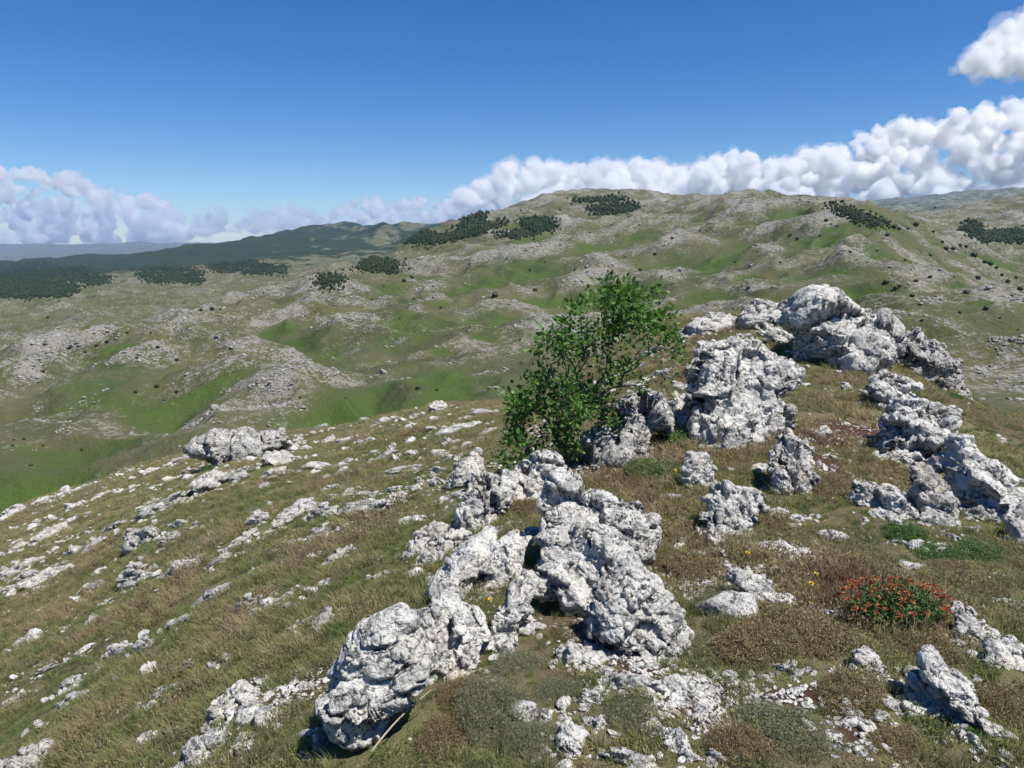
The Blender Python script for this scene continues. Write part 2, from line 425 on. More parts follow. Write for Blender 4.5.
# ------------------------------------------------------------------ rocks
import bmesh
_ico = {}
def ico(n):
    if n not in _ico:
        bm = bmesh.new(); bmesh.ops.create_icosphere(bm, subdivisions=n, radius=1.0)
        V = np.array([v.co[:] for v in bm.verts]); Fc = np.array([[v.index for v in f.verts] for f in bm.faces]); bm.free()
        _ico[n] = (V / np.linalg.norm(V, axis=1)[:, None], Fc)
    return _ico[n]
def facets(D, r, n=14, lo=.62, hi=.95, k=14):
    """radius of a rounded random polyhedron in the directions D"""
    N = r.normal(size=(n, 3)); N /= np.linalg.norm(N, axis=1)[:, None]
    o = r.uniform(lo, hi, n)
    c = D @ N.T
    inv = np.maximum(c, 1e-3) / o[None, :]
    inv = np.concatenate([inv, np.full((len(D), 1), 1.0)], 1)
    return 1 / (np.sum(inv ** k, 1) ** (1 / k))
def normals(V, Fc):
    a = V[Fc[:, 1]] - V[Fc[:, 0]]; b = V[Fc[:, 2]] - V[Fc[:, 0]]
    n = np.cross(a, b); N = np.zeros_like(V)
    for i in range(3):
        for c in range(3): N[:, c] += np.bincount(Fc[:, i], n[:, c], len(V))
    return N / (np.linalg.norm(N, axis=1)[:, None] + 1e-12)
def weather(V, Fc, s, r, rough=1.0, groove=None, amp=1.0):
    """breaks a smooth block into knobs, cracks, pits and ledges; s = its size"""
    sd = int(r.integers(0, 999))
    N = normals(V, Fc)
    V = V + N * (s * .036 * amp * fbm3(V / (s * .5), 2, sd)[:, None])
    # blocks parted by cracks, each with its own broken face
    st = np.array([1, 1, 1.0]) if groove is None else np.array([1, 1, .65])
    tilt = r.normal(size=3) * [1, .5, 1.2]; tilt /= np.linalg.norm(tilt)
    def squash(A): return (A + (A @ tilt)[:, None] * tilt * 1.1) * st
    for k, tl, lv, cr_, wp in ((15, .46, .034, .085, .04), (60, .20, .008, .030, .025)):
        if len(V) < 4000 and k > 100: continue
        lo, hi = V.min(0), V.max(0)
        S0 = r.uniform(lo, hi, (k, 3)); Pp = squash(S0)
        W = squash(V + wp * s * np.stack([fbm3(V / (s * .22), 2, sd + 5 + q) for q in range(3)], 1))
        d = np.zeros((len(V), 2)); idn = np.zeros(len(V), int)
        P2 = (Pp ** 2).sum(1)
        for c in range(0, len(V), 20000):
            q = W[c:c + 20000]
            D2 = np.maximum((q ** 2).sum(1)[:, None] + P2[None] - 2 * q @ Pp.T, 0)
            a2 = np.argpartition(D2, 1, axis=1)[:, :2]; dd = np.take_along_axis(D2, a2, 1)
            o2 = np.argsort(dd, axis=1); dd = np.take_along_axis(dd, o2, 1); a2 = np.take_along_axis(a2, o2, 1)
            idn[c:c + 20000] = a2[:, 0]; d[c:c + 20000] = np.sqrt(dd)
        e = (d[:, 1] - d[:, 0]) / s
        N = normals(V, Fc)
        T = r.normal(size=(k, 3)); T /= np.linalg.norm(T, axis=1)[:, None]
        lev = np.clip(r.normal(0, 1, k), -1.6, 1.6)[idn]
        pl = ((V - S0[idn]) * T[idn]).sum(1)
        edge = sstep(0, .030, e)
        crk = (1 - sstep(0, .028, e)) * sstep(-.1, .35, perlin3(V / (s * .3), sd + 31))
        V = V + N * (rough * (s * lv * lev + np.clip(tl * pl, -.09 * s, .09 * s)) * edge - s * cr_ * rough * crk)[:, None]
    if groove is not None:
        g = perlin3(V * np.array([1, 1, .18]) / (s * .085), sd + 9)
        V = V - N * (s * .055 * (sstep(.02, .30, g)))[:, None] * groove(V)[:, None]
    N = normals(V, Fc)
    rid = 1 - 2 * np.abs(fbm3(V / (s * .13), 3, sd + 3))
    V = V + N * (s * .0060 * rough * rid)[:, None]
    f = fbm3(V / .050, 3, sd + 11, .6)
    V = V + N * (.0055 * rough * np.minimum(f, .15) + .0045 * rough * fbm3(V / .021, 2, sd + 21))[:, None]
    # solution hollows, large and few, small and many
    m1 = sstep(-.05, .3, perlin3(V / (s * .35), sd + 18))
    h1 = sstep(.30, .50, perlin3(V / (s * .11), sd + 15)) * m1
    h2 = sstep(.22, .42, perlin3(V / .040, sd + 14)) * (.3 + .7 * m1)
    h3 = sstep(.12, .30, perlin3(V / (s * .055), sd + 41)) * sstep(.0, .3, perlin3(V / (s * .4), sd + 42))
    V = V - N * (s * .004 * rough * h3)[:, None]
    V = V - N * (s * .016 * rough * h1 + .006 * rough * h2 * min(1, s / .4))[:, None]
    return V
def traced(poly, yoff=None, thick=.62, sub=6, r=None, rough=1.0, groove=None, base=None, sink=.16, lean=.65, amp=1.0, jag=1.0, blocks=None):
    """a boulder of true size whose outline, from the path, follows POLY; it is as deep as THICK x its width"""
    P = np.array(poly, float)
    c = np.array([(P[:, 0].min() + P[:, 0].max()) / 2, (P[:, 1].min() + P[:, 1].max()) / 2])
    a = P - c; b = np.roll(P, -1, 0) - c
    cr = (a[:, 0] * b[:, 1] - a[:, 1] * b[:, 0]).sum() / 2
    A = P; B = np.roll(P, -1, 0); w = A[:, 0] * B[:, 1] - B[:, 0] * A[:, 1]
    c = np.array([((A[:, 0] + B[:, 0]) * w).sum(), ((A[:, 1] + B[:, 1]) * w).sum()]) / (3 * w.sum())
    ymax = P[:, 1].max(); hgt = ymax - P[:, 1].min(); wid = P[:, 0].max() - P[:, 0].min()
    bx = P[P[:, 1] > ymax - .25 * hgt][:, 0].mean()
    g = hit(bx, ymax - .10 * hgt) if base is None else hit(*base)
    dg = g[1]
    size = min(wid, hgt) * dg / F
    t = thick * size
    yc = dg + max(.40 * t, lean * .40 * hgt * dg / F)
    k = yc / (F * CP - (c[1] - 384) * SP)          # metres per pixel at the rock
    rt = np.array([1., 0, 0]); up = np.array([0, SP, CP]); fw = np.array([0, CP, -SP])
    C = np.array([0, 0, EYE]) + k * ((c[0] - 512) * rt - (c[1] - 384) * up + F * fw)
    th = np.linspace(-np.pi, np.pi, 721)
    # outline radius by angle
    R = np.zeros(721)
    Q = P - c
    for i in range(len(Q)):
        p0, p1 = Q[i], Q[(i + 1) % len(Q)]
        dx, dy = p1 - p0
        cs, sn = np.cos(th), np.sin(th)
        den = cs * dy - sn * dx
        with np.errstate(all='ignore'):
            tt = (p0[0] * dy - p0[1] * dx) / den
            ss = (p0[0] * sn - p0[1] * cs) / den
        # point = p0 + s*(p1-p0) = t*(cs,sn)
        ss = np.where(np.abs(dx) + np.abs(dy) > 0, (p0[1] * cs - p0[0] * sn) / (dx * sn - dy * cs + 1e-12), -1)
        ok = (tt > 0) & (ss >= -1e-3) & (ss <= 1.001) & np.isfinite(tt)
        R = np.where(ok, np.maximum(R, tt), R)
    R = np.where(R <= 0, np.median(R), R)
    K = np.hanning(17); K /= K.sum()
    R = np.convolve(np.concatenate([R[-9:-1], R, R[1:9]]), K, 'valid')
    jj = np.stack([np.cos(th) * 3.2, np.sin(th) * 3.2, np.full(721, r.random() * 50)], 1)
    R = R * .92 * (1 + jag * (.07 * perlin3(jj, 3) + .05 * perlin3(jj * 2.7, 4)))
    # a little deeper into the ground
    R = R * (1 + sink * np.clip(np.sin(th), 0, 1))
    V, Fc = ico(sub)
    rr = facets(V, r, 16, .70, .97, 10)
    ang = np.arctan2(V[:, 1], V[:, 0])
    Rv = np.interp(ang, th, R) * k
    rho = np.sqrt(np.clip(V[:, 0] ** 2 + V[:, 1] ** 2, 0, 1))
    rad = rho ** .8 * Rv * (.75 + .25 * rr)
    front = V[:, 2] < 0
    dep = np.abs(V[:, 2]) ** .85 * rr * t * .55
    W = C + (np.cos(ang) * rad)[:, None] * rt - (np.sin(ang) * rad)[:, None] * up + (np.where(front, -dep, dep * 1.15) + lean * (-np.sin(ang) * rad))[:, None] * fw
    s = size * 1.15
    W = weather(W, Fc, s, r, rough, groove, amp)
    return W, Fc, C, s
def blocks_on(W, Fc, s, r, n, small=.09, big=.22, rough=1.0, ring=0):
    """angular blocks bedded in the surface of a mass"""
    N = normals(W, Fc); cand = np.nonzero((N[:, 2] > -.15) & (N[:, 1] < .55))[0]
    low = np.nonzero((W[:, 2] < W[:, 2].min() + .42 * np.ptp(W[:, 2])) & (N[:, 1] < .3))[0]
    ax = r.normal(size=3) * [1, .4, 1]; ax /= np.linalg.norm(ax)
    out = []
    for q in range(n + ring):
        isr = q >= n
        j = int(r.choice(low if isr and len(low) else cand)); rb = s * (r.uniform(small, big) if not isr else r.uniform(.10, .20))
        V, F2 = ico(4)
        B = V * facets(V, r, 10, .45, .92, 26)[:, None]
        B = B + (B @ ax)[:, None] * ax * r.uniform(.2, .8)
        Bp = B * rb; Bp[:, 2] *= .75
        Bp = weather(Bp, F2, rb * 2, r, rough * .9, amp=.35)
        c = W[j] - N[j] * rb * r.uniform(.42, .8)
        if isr: c = W[j] - N[j] * rb * .25; c[2] = float(land([c[0]], [c[1]])[0]) + rb * .05
        out.append((Bp + c, F2))
    return out
def outcrop(name, label, polys, mat=None, group=None, cat='rock', seed=0, name_children=None, **kw):
    """one rock; several lobes of the same mass are one mesh"""
    r = np.random.default_rng(seed)
    Vs, Fs, n = [], [], 0
    kws = kw.pop('each', [{}] * len(polys))
    for p, k2 in zip(polys, kws):
        a = dict(kw); a.update(k2)
        nb = a.pop('nb', 8); nr = a.pop('nr', 7)
        W, Fc, C, s = traced(p, r=r, **a)
        for Wb, Fb in blocks_on(W, Fc, s, r, nb, rough=a.get('rough', 1.0), ring=nr):
            Vs.append(Wb); Fs.append(Fb + n); n += len(Wb)
        Vs.append(W); Fs.append(Fc + n); n += len(W)
        FOOT.append((C[0], C[1] - .1 * s, .62 * (np.ptp(W[:, 0])) * .5, .5 * np.ptp(W[:, 1]) * .9))
    V = np.concatenate(Vs); Fc = np.concatenate(Fs)
    org = np.array([V[:, 0].mean(), V[:, 1].mean(), V[:, 2].min()])
    # mesh winding: keep normals outward
    me = mesh_np(name, V - org, Fc, True, [mat or (M_ROCK if org[1] < 4.6 else M_ROCKB)])
    bm = bmesh.new(); bm.from_mesh(me); bmesh.ops.recalc_face_normals(bm, faces=bm.faces); bm.to_mesh(me); bm.free()
    o = link(name, me, loc=org)
    tag(o, label, cat, group)
    return o
FOOT = []      # footprints that keep the turf off the rocks: x, y, rx, ry
GO = 'pale limestone outcrops along the ridge crest'
outcrop('boulder', 'big pale double boulder with a dark hollow under its lower left end',
 [[(322,712),(325,690),(335,665),(345,648),(365,632),(385,616),(402,612),(412,622),(422,640),(430,655),(430,675),(410,690),(395,700),(380,715),(365,735),(345,742),(330,734)],
  [(405,625),(425,607),(450,601),(470,607),(484,622),(492,640),(480,655),(455,668),(430,678),(410,670),(398,650)]], seed=3, sub=7, thick=.85, sink=.0, lean=.2, each=[{'base':(350,752),'nb':8,'nr':0,'rough':.85},{'base':(450,672),'nb':16}], group=None)
outcrop('rock', 'narrow neck of pale rock joining the near boulder to the central outcrop', [[(478,655),(480,640),(495,625),(506,605),(512,590),(525,582),(538,590),(535,605),(522,622),(512,640),(498,655)]], seed=31, sub=6, sink=.1)
outcrop('outcrop', 'largest pale jagged outcrop in the middle of the foreground, running down in three lobes',
 [[(547,530),(545,505),(548,490),(560,484),(580,482),(602,483),(614,496),(630,498),(645,508),(654,528),(656,548),(650,562),(625,560),(600,555),(575,545),(558,545)],
  [(527,588),(533,565),(545,545),(560,530),(580,520),(600,525),(618,545),(640,565),(650,585),(645,610),(620,620),(595,612),(575,600),(556,592),(540,600)],
  [(580,610),(600,585),(630,575),(655,582),(672,602),(692,615),(694,628),(680,640),(660,652),(640,642),(622,648),(605,638)]], seed=5, sub=7, rough=1.15,
 each=[{'base':(600,566)},{'base':(600,610)},{'base':(640,650)}])
outcrop('rock', 'smooth rounded twin-humped pale rock left of the central outcrop',
 [[(431,605),(434,578),(448,555),(465,542),(485,533),(503,531),(500,548),(492,565),(480,575),(465,585),(455,602)],[(482,585),(488,560),(498,542),(515,531),(532,530),(536,540),(524,560),(512,578),(500,588)]], seed=8, sub=6, rough=.6, thick=.8, nb=6)
outcrop('outcrop', 'knobbly pale outcrop with a dark hole, just below the foot of the green bush',
 [[(462,530),(462,508),(468,490),(482,478),(500,472),(512,478),(508,495),(500,510),(490,528),(475,534)],[(495,500),(503,478),(520,464),(538,452),(552,448),(564,456),(562,472),(548,488),(532,498),(512,506)]], seed=9, sub=6, rough=1.2)
outcrop('boulder', 'smooth split grey boulder with a black slot at the left end of the bush', [[(448,480),(453,464),(467,453),(480,450),(488,462),(484,482),(466,489),(452,488)]], seed=10, sub=5, mat=M_ROCKM, rough=.7, nb=4, nr=3)
outcrop('outcrop', 'tilted layered rock with a dark shaded face on the slope left of the twin-humped rock', [[(406,558),(410,545),(420,530),(440,520),(452,524),(445,535),(430,548),(418,560)],[(420,560),(430,548),(450,532),(468,528),(460,545),(440,560),(425,566)]], seed=11, sub=5, mat=M_ROCKM)
def groove7(V):
    z = V[:, 2]; lo, hi = z.min(), z.max()
    return .35 + .65 * sstep(.75, .35, (z - lo) / (hi - lo))
outcrop('boulder', 'huge pale boulder with deep vertical grooves down its lower face, right of the bush',
 [[(691,452),(694,425),(698,398),(703,368),(710,345),(724,333),(745,328),(768,331),(787,344),(803,356),(801,372),(790,388),(777,399),(780,412),(768,428),(755,436),(740,442),(725,449),(708,454)]], seed=12, sub=7, groove=groove7, rough=.8, thick=.7, nb=2, nr=3)
outcrop('rock', 'cracked squarish rock leaning on the upper left side of the huge grooved boulder', [[(696,372),(695,350),(698,338),(710,334),(722,338),(724,355),(716,372),(706,384),(697,384)]], seed=13, sub=5, rough=.8)
outcrop('rock', 'flat pale foot of rock below the lower left end of the huge grooved boulder', [[(682,486),(685,466),(692,453),(708,452),(720,458),(714,470),(702,484),(690,490)]], seed=14, sub=5, rough=.8)
outcrop('boulder', 'highest domed white boulder standing against the hills on top of the ridge',
 [[(797,345),(799,318),(806,298),(818,288),(830,286),(846,292),(862,303),(876,320),(884,343),(886,366),(872,372),(852,366),(838,374),(822,366),(806,362)]], seed=15, sub=7, thick=.9, rough=1.1, nb=7, nr=7)
outcrop('outcrop', 'low rough crest of rock running left from the highest domed boulder', [[(735,316),(745,305),(760,301),(778,304),(795,303),(800,312),(798,326),(780,328),(760,324),(742,326)]], seed=16, sub=6, mat=M_ROCKM, thick=1.0)
outcrop('outcrop', 'long flat slab outcrop on the skyline of the ridge just right of the bush', [[(672,334),(690,322),(712,312),(730,312),(742,318),(735,330),(712,334),(694,342),(678,344)]], seed=17, sub=6, mat=M_ROCKM, thick=1.0, rough=.8)
outcrop('rock', 'thin tilted slab between the grooved boulder and the highest boulder', [[(755,332),(770,326),(792,330),(800,338),(790,344),(770,340)]], seed=18, sub=5, rough=.8)
outcrop('outcrop', 'rugged grey rock below the right foot of the highest domed boulder', [[(872,398),(876,380),(886,368),(900,368),(914,382),(914,404),(902,418),(888,416),(878,408)]], seed=19, sub=6, rough=1.3)
outcrop('outcrop', 'broad pitted grey outcrop with a black undercut, middle of the right-hand rock row', [[(882,460),(880,445),(890,425),(902,409),(918,397),(932,395),(946,402),(957,420),(962,438),(950,448),(934,452),(918,464),(900,470)]], seed=20, sub=6, rough=1.2, nb=9)
outcrop('boulder', 'large white slanting boulder at the right edge with shaded hollows under it', [[(944,485),(940,465),(948,450),(960,441),(978,442),(996,460),(1013,479),(1015,490),(1006,498),(1002,515),(988,524),(968,520),(952,508)]], seed=21, sub=6, thick=.9, nb=6)
outcrop('rock', 'shaded dark grey rock wedged left of the white slanting boulder', [[(906,500),(912,480),(925,465),(940,462),(948,480),(950,505),(945,525),(930,528),(915,518)]], seed=22, sub=5, mat=M_ROCKD, rough=1.2)  # its shadow is put into the colour by the darker limestone
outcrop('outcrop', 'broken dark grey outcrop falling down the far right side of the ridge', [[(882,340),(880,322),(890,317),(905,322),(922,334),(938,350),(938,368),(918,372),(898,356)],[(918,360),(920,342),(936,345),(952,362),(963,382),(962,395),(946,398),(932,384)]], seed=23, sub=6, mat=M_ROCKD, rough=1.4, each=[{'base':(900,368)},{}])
outcrop('rock', 'pale knobbly rock below the grooved boulder, taller of a pair', [[(776,488),(772,465),(776,448),(786,435),(796,428),(799,438),(808,446),(814,465),(804,482),(798,494),(785,498)]], seed=24, sub=6, rough=1.2)
outcrop('rock', 'low pitted rock with a black left end, lower of a pair below the grooved boulder', [[(699,534),(703,514),(714,502),(718,489),(735,485),(762,484),(769,496),(760,512),(746,518),(733,528),(720,535),(708,542)]], seed=25, sub=6, rough=1.25)
outcrop('rock', 'thin slanting rib of pale rock in the turf, well left of the shaded wedged rock', [[(850,504),(858,486),(872,479),(886,488),(892,500),(878,508),(862,506)]], seed=26, sub=5, rough=1.1)
outcrop('rock', 'slanting rib of pale rock touching the shaded wedged rock, right one of two', [[(880,490),(894,488),(908,502),(919,520),(906,522),(890,510)]], seed=41, sub=5, rough=1.1)
outcrop('boulder', 'dark shaded rock face behind the lower right branches of the bush', [[(594,464),(603,438),(618,416),(638,402),(655,394),(670,402),(668,420),(655,440),(640,458),(618,468)]], seed=27, sub=6, mat=M_ROCKD, thick=.9, rough=1.2)  # shade of the bush painted in with the darker limestone
outcrop('rock', 'small upright two-tone rock between the bush and the grooved boulder', [[(673,418),(672,402),(678,394),(687,394),(694,404),(692,420),(682,424)]], seed=28, sub=5)
outcrop('boulder', 'long smooth white boulder at the bottom left with brown moss on its lower side', [[(150,785),(165,765),(185,750),(210,735),(235,720),(255,711),(266,716),(262,730),(245,744),(228,756),(215,785)]], seed=29, sub=6, rough=.55, base=(215,752), amp=.5, nb=4, nr=4)
outcrop('rock', 'striated grey rock with thin dark layers above the long smooth white boulder', [[(204,722),(208,702),(225,692),(245,689),(256,695),(250,710),(232,716),(218,726)]], seed=30, sub=5, mat=M_ROCKM, rough=1.3)
outcrop('rock', 'rough grey rock cut by the bottom left corner of the view', [[(-20,785),(-10,762),(15,752),(40,750),(58,760),(62,785)]], seed=32, sub=5, base=(25,775), mat=M_ROCKM)
outcrop('rock', 'white broken rock at the lower right, biggest of the lower right cluster', [[(903,700),(908,680),(918,672),(930,676),(938,690),(952,702),(960,716),(945,716),(925,708)]], seed=33, sub=6, rough=1.0)
outcrop('rock', 'white angular rock behind the biggest one of the lower right cluster', [[(930,682),(932,666),(944,662),(956,672),(970,684),(976,700),(984,726),(975,734),(962,712),(946,698)]], seed=34, sub=6)
outcrop('rock', 'weathered white rock just right of the red-flowered plant', [[(952,632),(955,612),(966,606),(980,618),(992,634),(988,642),(966,636)]], seed=35, sub=5)
outcrop('rock', 'pale rock with a shaded left face at the right edge below the red-flowered plant', [[(980,662),(984,648),(1000,640),(1020,640),(1032,650),(1030,668),(1000,666)]], seed=36, sub=5)
outcrop('rock', 'low broken rock left of the centre-right turf, with reddish earth round it', [[(727,582),(733,572),(745,572),(756,580),(770,584),(780,594),(790,602),(782,610),(765,604),(745,594)]], seed=37, sub=5)
outcrop('rock', 'small grey pyramid-shaped rock below the red-flowered plant', [[(846,668),(852,654),(866,648),(880,656),(883,668),(866,674)]], seed=38, sub=5, rough=.7, nb=4, nr=3)
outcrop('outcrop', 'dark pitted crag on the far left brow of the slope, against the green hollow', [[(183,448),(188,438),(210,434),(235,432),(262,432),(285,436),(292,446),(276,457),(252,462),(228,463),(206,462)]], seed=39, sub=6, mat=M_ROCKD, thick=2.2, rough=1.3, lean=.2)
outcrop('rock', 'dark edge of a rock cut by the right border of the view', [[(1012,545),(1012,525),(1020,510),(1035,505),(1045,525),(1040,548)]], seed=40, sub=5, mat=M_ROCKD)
log('big rocks')

# smaller rocks: prototypes whose copies share the mesh
def proto_rock(seed, sub=5, flat=1.0, mat=M_ROCKM, rough=1.0):
    r = np.random.default_rng(seed); V, Fc = ico(sub)
    W = V * facets(V, r, 12, .55, .95, 12)[:, None] * np.array([1, .9, .8 * flat])
    W = weather(W * .3, Fc, .5, r, rough) / .3
    bl = blocks_on(W * .3, Fc, .5, r, 9, .10, .26, rough)
    Vs, Fs, n = [W], [Fc], len(W)
    for Wb, Fb in bl: Vs.append(Wb / .3); Fs.append(Fb + n); n += len(Wb)
    W = np.concatenate(Vs); Fc = np.concatenate(Fs)
    c = (W.max(0) + W.min(0)) / 2; W = (W - c) / (np.ptp(W, 0) / 2)
    me = mesh_np('rock', W, Fc, True, [mat])
    return me
PR = [proto_rock(100 + i, 5, 1, M_ROCKM, 1.0 + .3 * (i % 3)) for i in range(10)]
PRW = [proto_rock(130 + i, 5, 1, M_ROCK, .9 + .3 * (i % 2)) for i in range(7)]
nrock = 0
def place_rock(px, py, w, h, ang=0, label=None, group=None, white=False, fill=False):
    """a rock whose length lies along the turf between two seen points"""
    global nrock
    a = math.radians(ang)
    b = (px, py + .28 * h)
    g = hit(*b)
    if g is None: return None
    dx, dy = .5 * w * math.cos(a), -.5 * w * math.sin(a)
    g1 = hit(b[0] - dx, b[1] - dy); g2 = hit(b[0] + dx, b[1] + dy)
    if g1 is None or g2 is None: g1, g2 = g - [.1, 0, 0], g + [.1, 0, 0]
    sc = g[1] / F * 1.03
    v = g2 - g1; L = np.linalg.norm(v)
    if L > 2.2 * w * sc: v = v * (1.6 * w * sc / L); L = np.linalg.norm(v)
    H = h * sc
    r = np.random.default_rng(int(px * 31 + py * 17) % 99991)
    me = (PRW if white else PR)[int(r.integers(0, 7 if white else 10))]
    hh = .85 * H; bw = max(.9 * H, .45 * L)
    o = link('rock', me, loc=(g[0], g[1] + .2 * bw, g[2] - .02 * hh))
    yaw = math.atan2(v[1], v[0]); pit = -math.asin(max(-1, min(1, v[2] / max(L, 1e-6))))
    o.rotation_euler = (r.uniform(-.25, .25), pit, yaw)
    flip = r.choice([-1, 1])
    o.scale = (.56 * L * flip, .5 * bw * r.choice([-1, 1]), .62 * hh)
    if flip * np.sign(o.scale[1]) < 0: o.scale[1] = -o.scale[1]
    FOOT.append((g[0], g[1], .42 * L, .38 * bw))
    tag(o, label, 'rock', group)
    nrock += 1
    return o
# px, py, w, h, tilt of the outcrops and stones that stand out on the slope
SLOPE = [(12,510,26,16,35),(203,484,36,28,35),(235,477,24,12,10),(187,471,20,10,15),(52,532,46,20,25),(73,549,20,16,0),(93,545,24,14,25),(45,573,46,20,25),(10,568,28,28,20),(156,507,42,16,25),(137,538,38,26,20),(172,538,32,16,10),(134,572,48,28,12),(181,567,38,22,15),(215,593,42,18,25),(240,538,34,22,30),(258,516,24,20,20),(118,524,26,8,18),(95,585,22,11,20),(250,600,30,24,20),(115,649,25,19,25),(144,643,24,18,10),(72,612,10,10,0),(72,681,20,16,20),(72,698,34,19,18),(17,697,24,18,35),(148,669,13,18,40),(163,691,22,11,15),(145,740,28,20,38),(180,620,22,12,20),(197,613,14,10,30),(211,665,15,11,0),(187,664,24,8,15),(47,668,16,8,20),(313,465,26,13,5),(277,458,38,18,30),(276,471,26,13,15),(328,439,20,14,25),(439,405,19,13,15),(386,455,19,13,15),(433,429,22,10,8),(484,412,28,12,5),(465,425,30,11,15),(450,441,12,16,20),(399,471,34,10,8),(324,509,34,22,12),(362,508,38,15,5),(318,533,26,18,20),(335,556,36,26,28),(299,508,36,18,35),(394,489,14,9,0),(399,496,30,9,42),(437,469,13,9,0),(437,481,12,11,0),(420,479,10,9,0),(329,487,16,8,20),(323,617,20,28,50),(302,672,12,14,30),(288,605,13,10,10),(243,746,24,20,30),(320,740,16,28,40),(344,440,14,7,5),(375,425,14,7,15),(395,417,12,7,20),(415,415,10,6,0),(490,430,18,8,20),(410,452,14,8,10),(470,445,22,9,30),(300,440,16,8,20),(62,490,24,9,30),(85,480,20,8,30),(40,500,18,8,30),(105,472,14,7,25),(130,463,12,6,20),(75,505,20,7,25),(100,495,18,6,25),(150,470,14,7,25),(20,545,20,9,25),(30,560,22,9,20),(8,588,16,10,20),(60,600,16,7,20),(110,610,12,6,20)]
RIGHT = [(822,432,18,18,20),(810,440,12,10,0),(760,467,20,15,30),(682,541,14,15,0),(717,551,18,14,-20),(672,497,28,12,0),(799,517,24,13,0),(836,535,34,20,-10),(892,517,36,12,-25),(799,561,15,7,0),(910,564,21,9,0),(713,482,14,8,10),(762,545,36,12,-5),(782,510,14,12,0),(907,543,20,7,-15),(866,725,22,20,-30),(850,745,12,8,0),(863,747,12,8,-30),(903,705,13,12,-20),(888,702,12,13,20),(970,736,26,20,-35),(985,752,22,14,-35),(1002,762,30,14,-30),(788,667,26,11,-10),(731,674,17,14,0),(1010,735,24,12,-30),(1000,575,18,9,-10),(835,610,10,7,0),(940,545,16,8,0),(1005,600,14,8,0)]
PAVE = [(571,651,26,38,70),(564,702,14,17,60),(573,738,24,44,70),(592,697,25,26,0),(600,721,15,20,50),(633,682,60,26,-22),(680,683,32,32,-10),(665,706,30,18,-20),(696,679,10,13,0),(717,678,12,10,0),(628,756,52,30,-10),(673,738,34,38,-30),(718,755,20,16,-20),(501,647,20,14,35),(652,725,20,16,0),(700,722,16,14,-30),(690,755,22,20,-20),(545,715,14,18,60),(610,655,16,10,-30),(705,700,14,10,-20),(748,690,16,9,-10),(765,676,14,8,0),(665,660,12,8,0),(590,665,14,10,0)]
cl = [('left', 'slope')]
def slope_words(px, py, w):
    size = 'large' if w >= 34 else 'mid-sized' if w >= 22 else 'small'
    far = 'near the brow of the left slope' if py < 500 and px < 250 else 'high on the slope behind the bush' if py < 500 else 'halfway down the left slope' if py < 600 else 'low on the left slope in long grass'
    return '%s pale limestone rock half buried %s' % (size, far), 'limestone rocks half buried on the left slope'
for (px, py, w, h, a) in SLOPE:
    lb, gp = slope_words(px, py, w)
    place_rock(px, py, w * 1.18, h * 1.18, a, lb, gp)
for (px, py, w, h, a) in RIGHT:
    lb = ('%s white rock in the turf %s' % ('small' if w < 16 else 'mid-sized', 'of the ridge top below the grooved boulder' if py < 580 else 'at the lower right near the red-flowered plant'))
    place_rock(px, py, w, h, a, lb, 'white rocks in the turf of the ridge top', True)
for (px, py, w, h, a) in PAVE:
    lb = ('%s white knob of rock in red earth at the bottom centre' % ('small' if w < 16 else 'large' if w > 30 else 'mid-sized'))
    place_rock(px, py, w, h, a, lb, 'white knobs of rock in red earth', True)
CREST = [(655,350,30,13,5),(690,336,36,12,8),(668,372,22,15,0),(702,362,22,18,30),(640,366,24,12,10),(678,386,18,12,0),(724,322,36,11,5),(657,396,22,14,20),(630,384,18,11,0),(712,345,20,10,0),(676,352,22,10,10),(745,335,16,7,0),(622,402,16,10,0),(694,350,14,8,0)]
for (px, py, w, h, a) in CREST:
    place_rock(px, py, w, h, a, '%s pale rock of the stony crest between the bush and the ridge top boulders' % ('small' if w < 20 else 'broad flat'), 'pale rocks of the stony crest behind the bush')
# more stones between them, smaller, where the slope is stony
r = np.random.default_rng(5)
cnt = 0
while cnt < 152:
    if r.random() < .75:
        px = r.uniform(0, 520); py = r.uniform(400, 760)
        if px > 330 + .0 * py and py > 600: continue
        dens = math.exp(-((py - (520 - .05 * px)) / 95) ** 2) + .12
    else:
        px = r.uniform(660, 1020); py = r.uniform(335, 760); dens = .5
    nz = float(perlin2(np.array([px / 46.]), np.array([(py + .5 * px) / 26.]), 77)[0])
    if r.random() > dens * (.25 + 1.6 * max(nz, 0)): continue
    if 500 < px < 690 and py < 470: continue
    g = hit(px, py)
    if g is None or any(((g[0] - f[0]) / (f[2] * 1.1)) ** 2 + ((g[1] - f[1]) / (f[3] * 1.1)) ** 2 < 1 for f in FOOT): continue
    w = 8 + 13 * r.random() ** 2; h = w * r.uniform(.45, .75)
    if px < 520: place_rock(px, py, w, h, r.uniform(5, 40), 'little pale stone showing through the grass of the left slope', 'little stones of the left slope')
    else: place_rock(px, py, w * .9, h, r.uniform(-35, 10), 'little white stone lying in the turf of the ridge top', 'little stones of the ridge top', True)
    cnt += 1
log('rocks %d' % nrock)

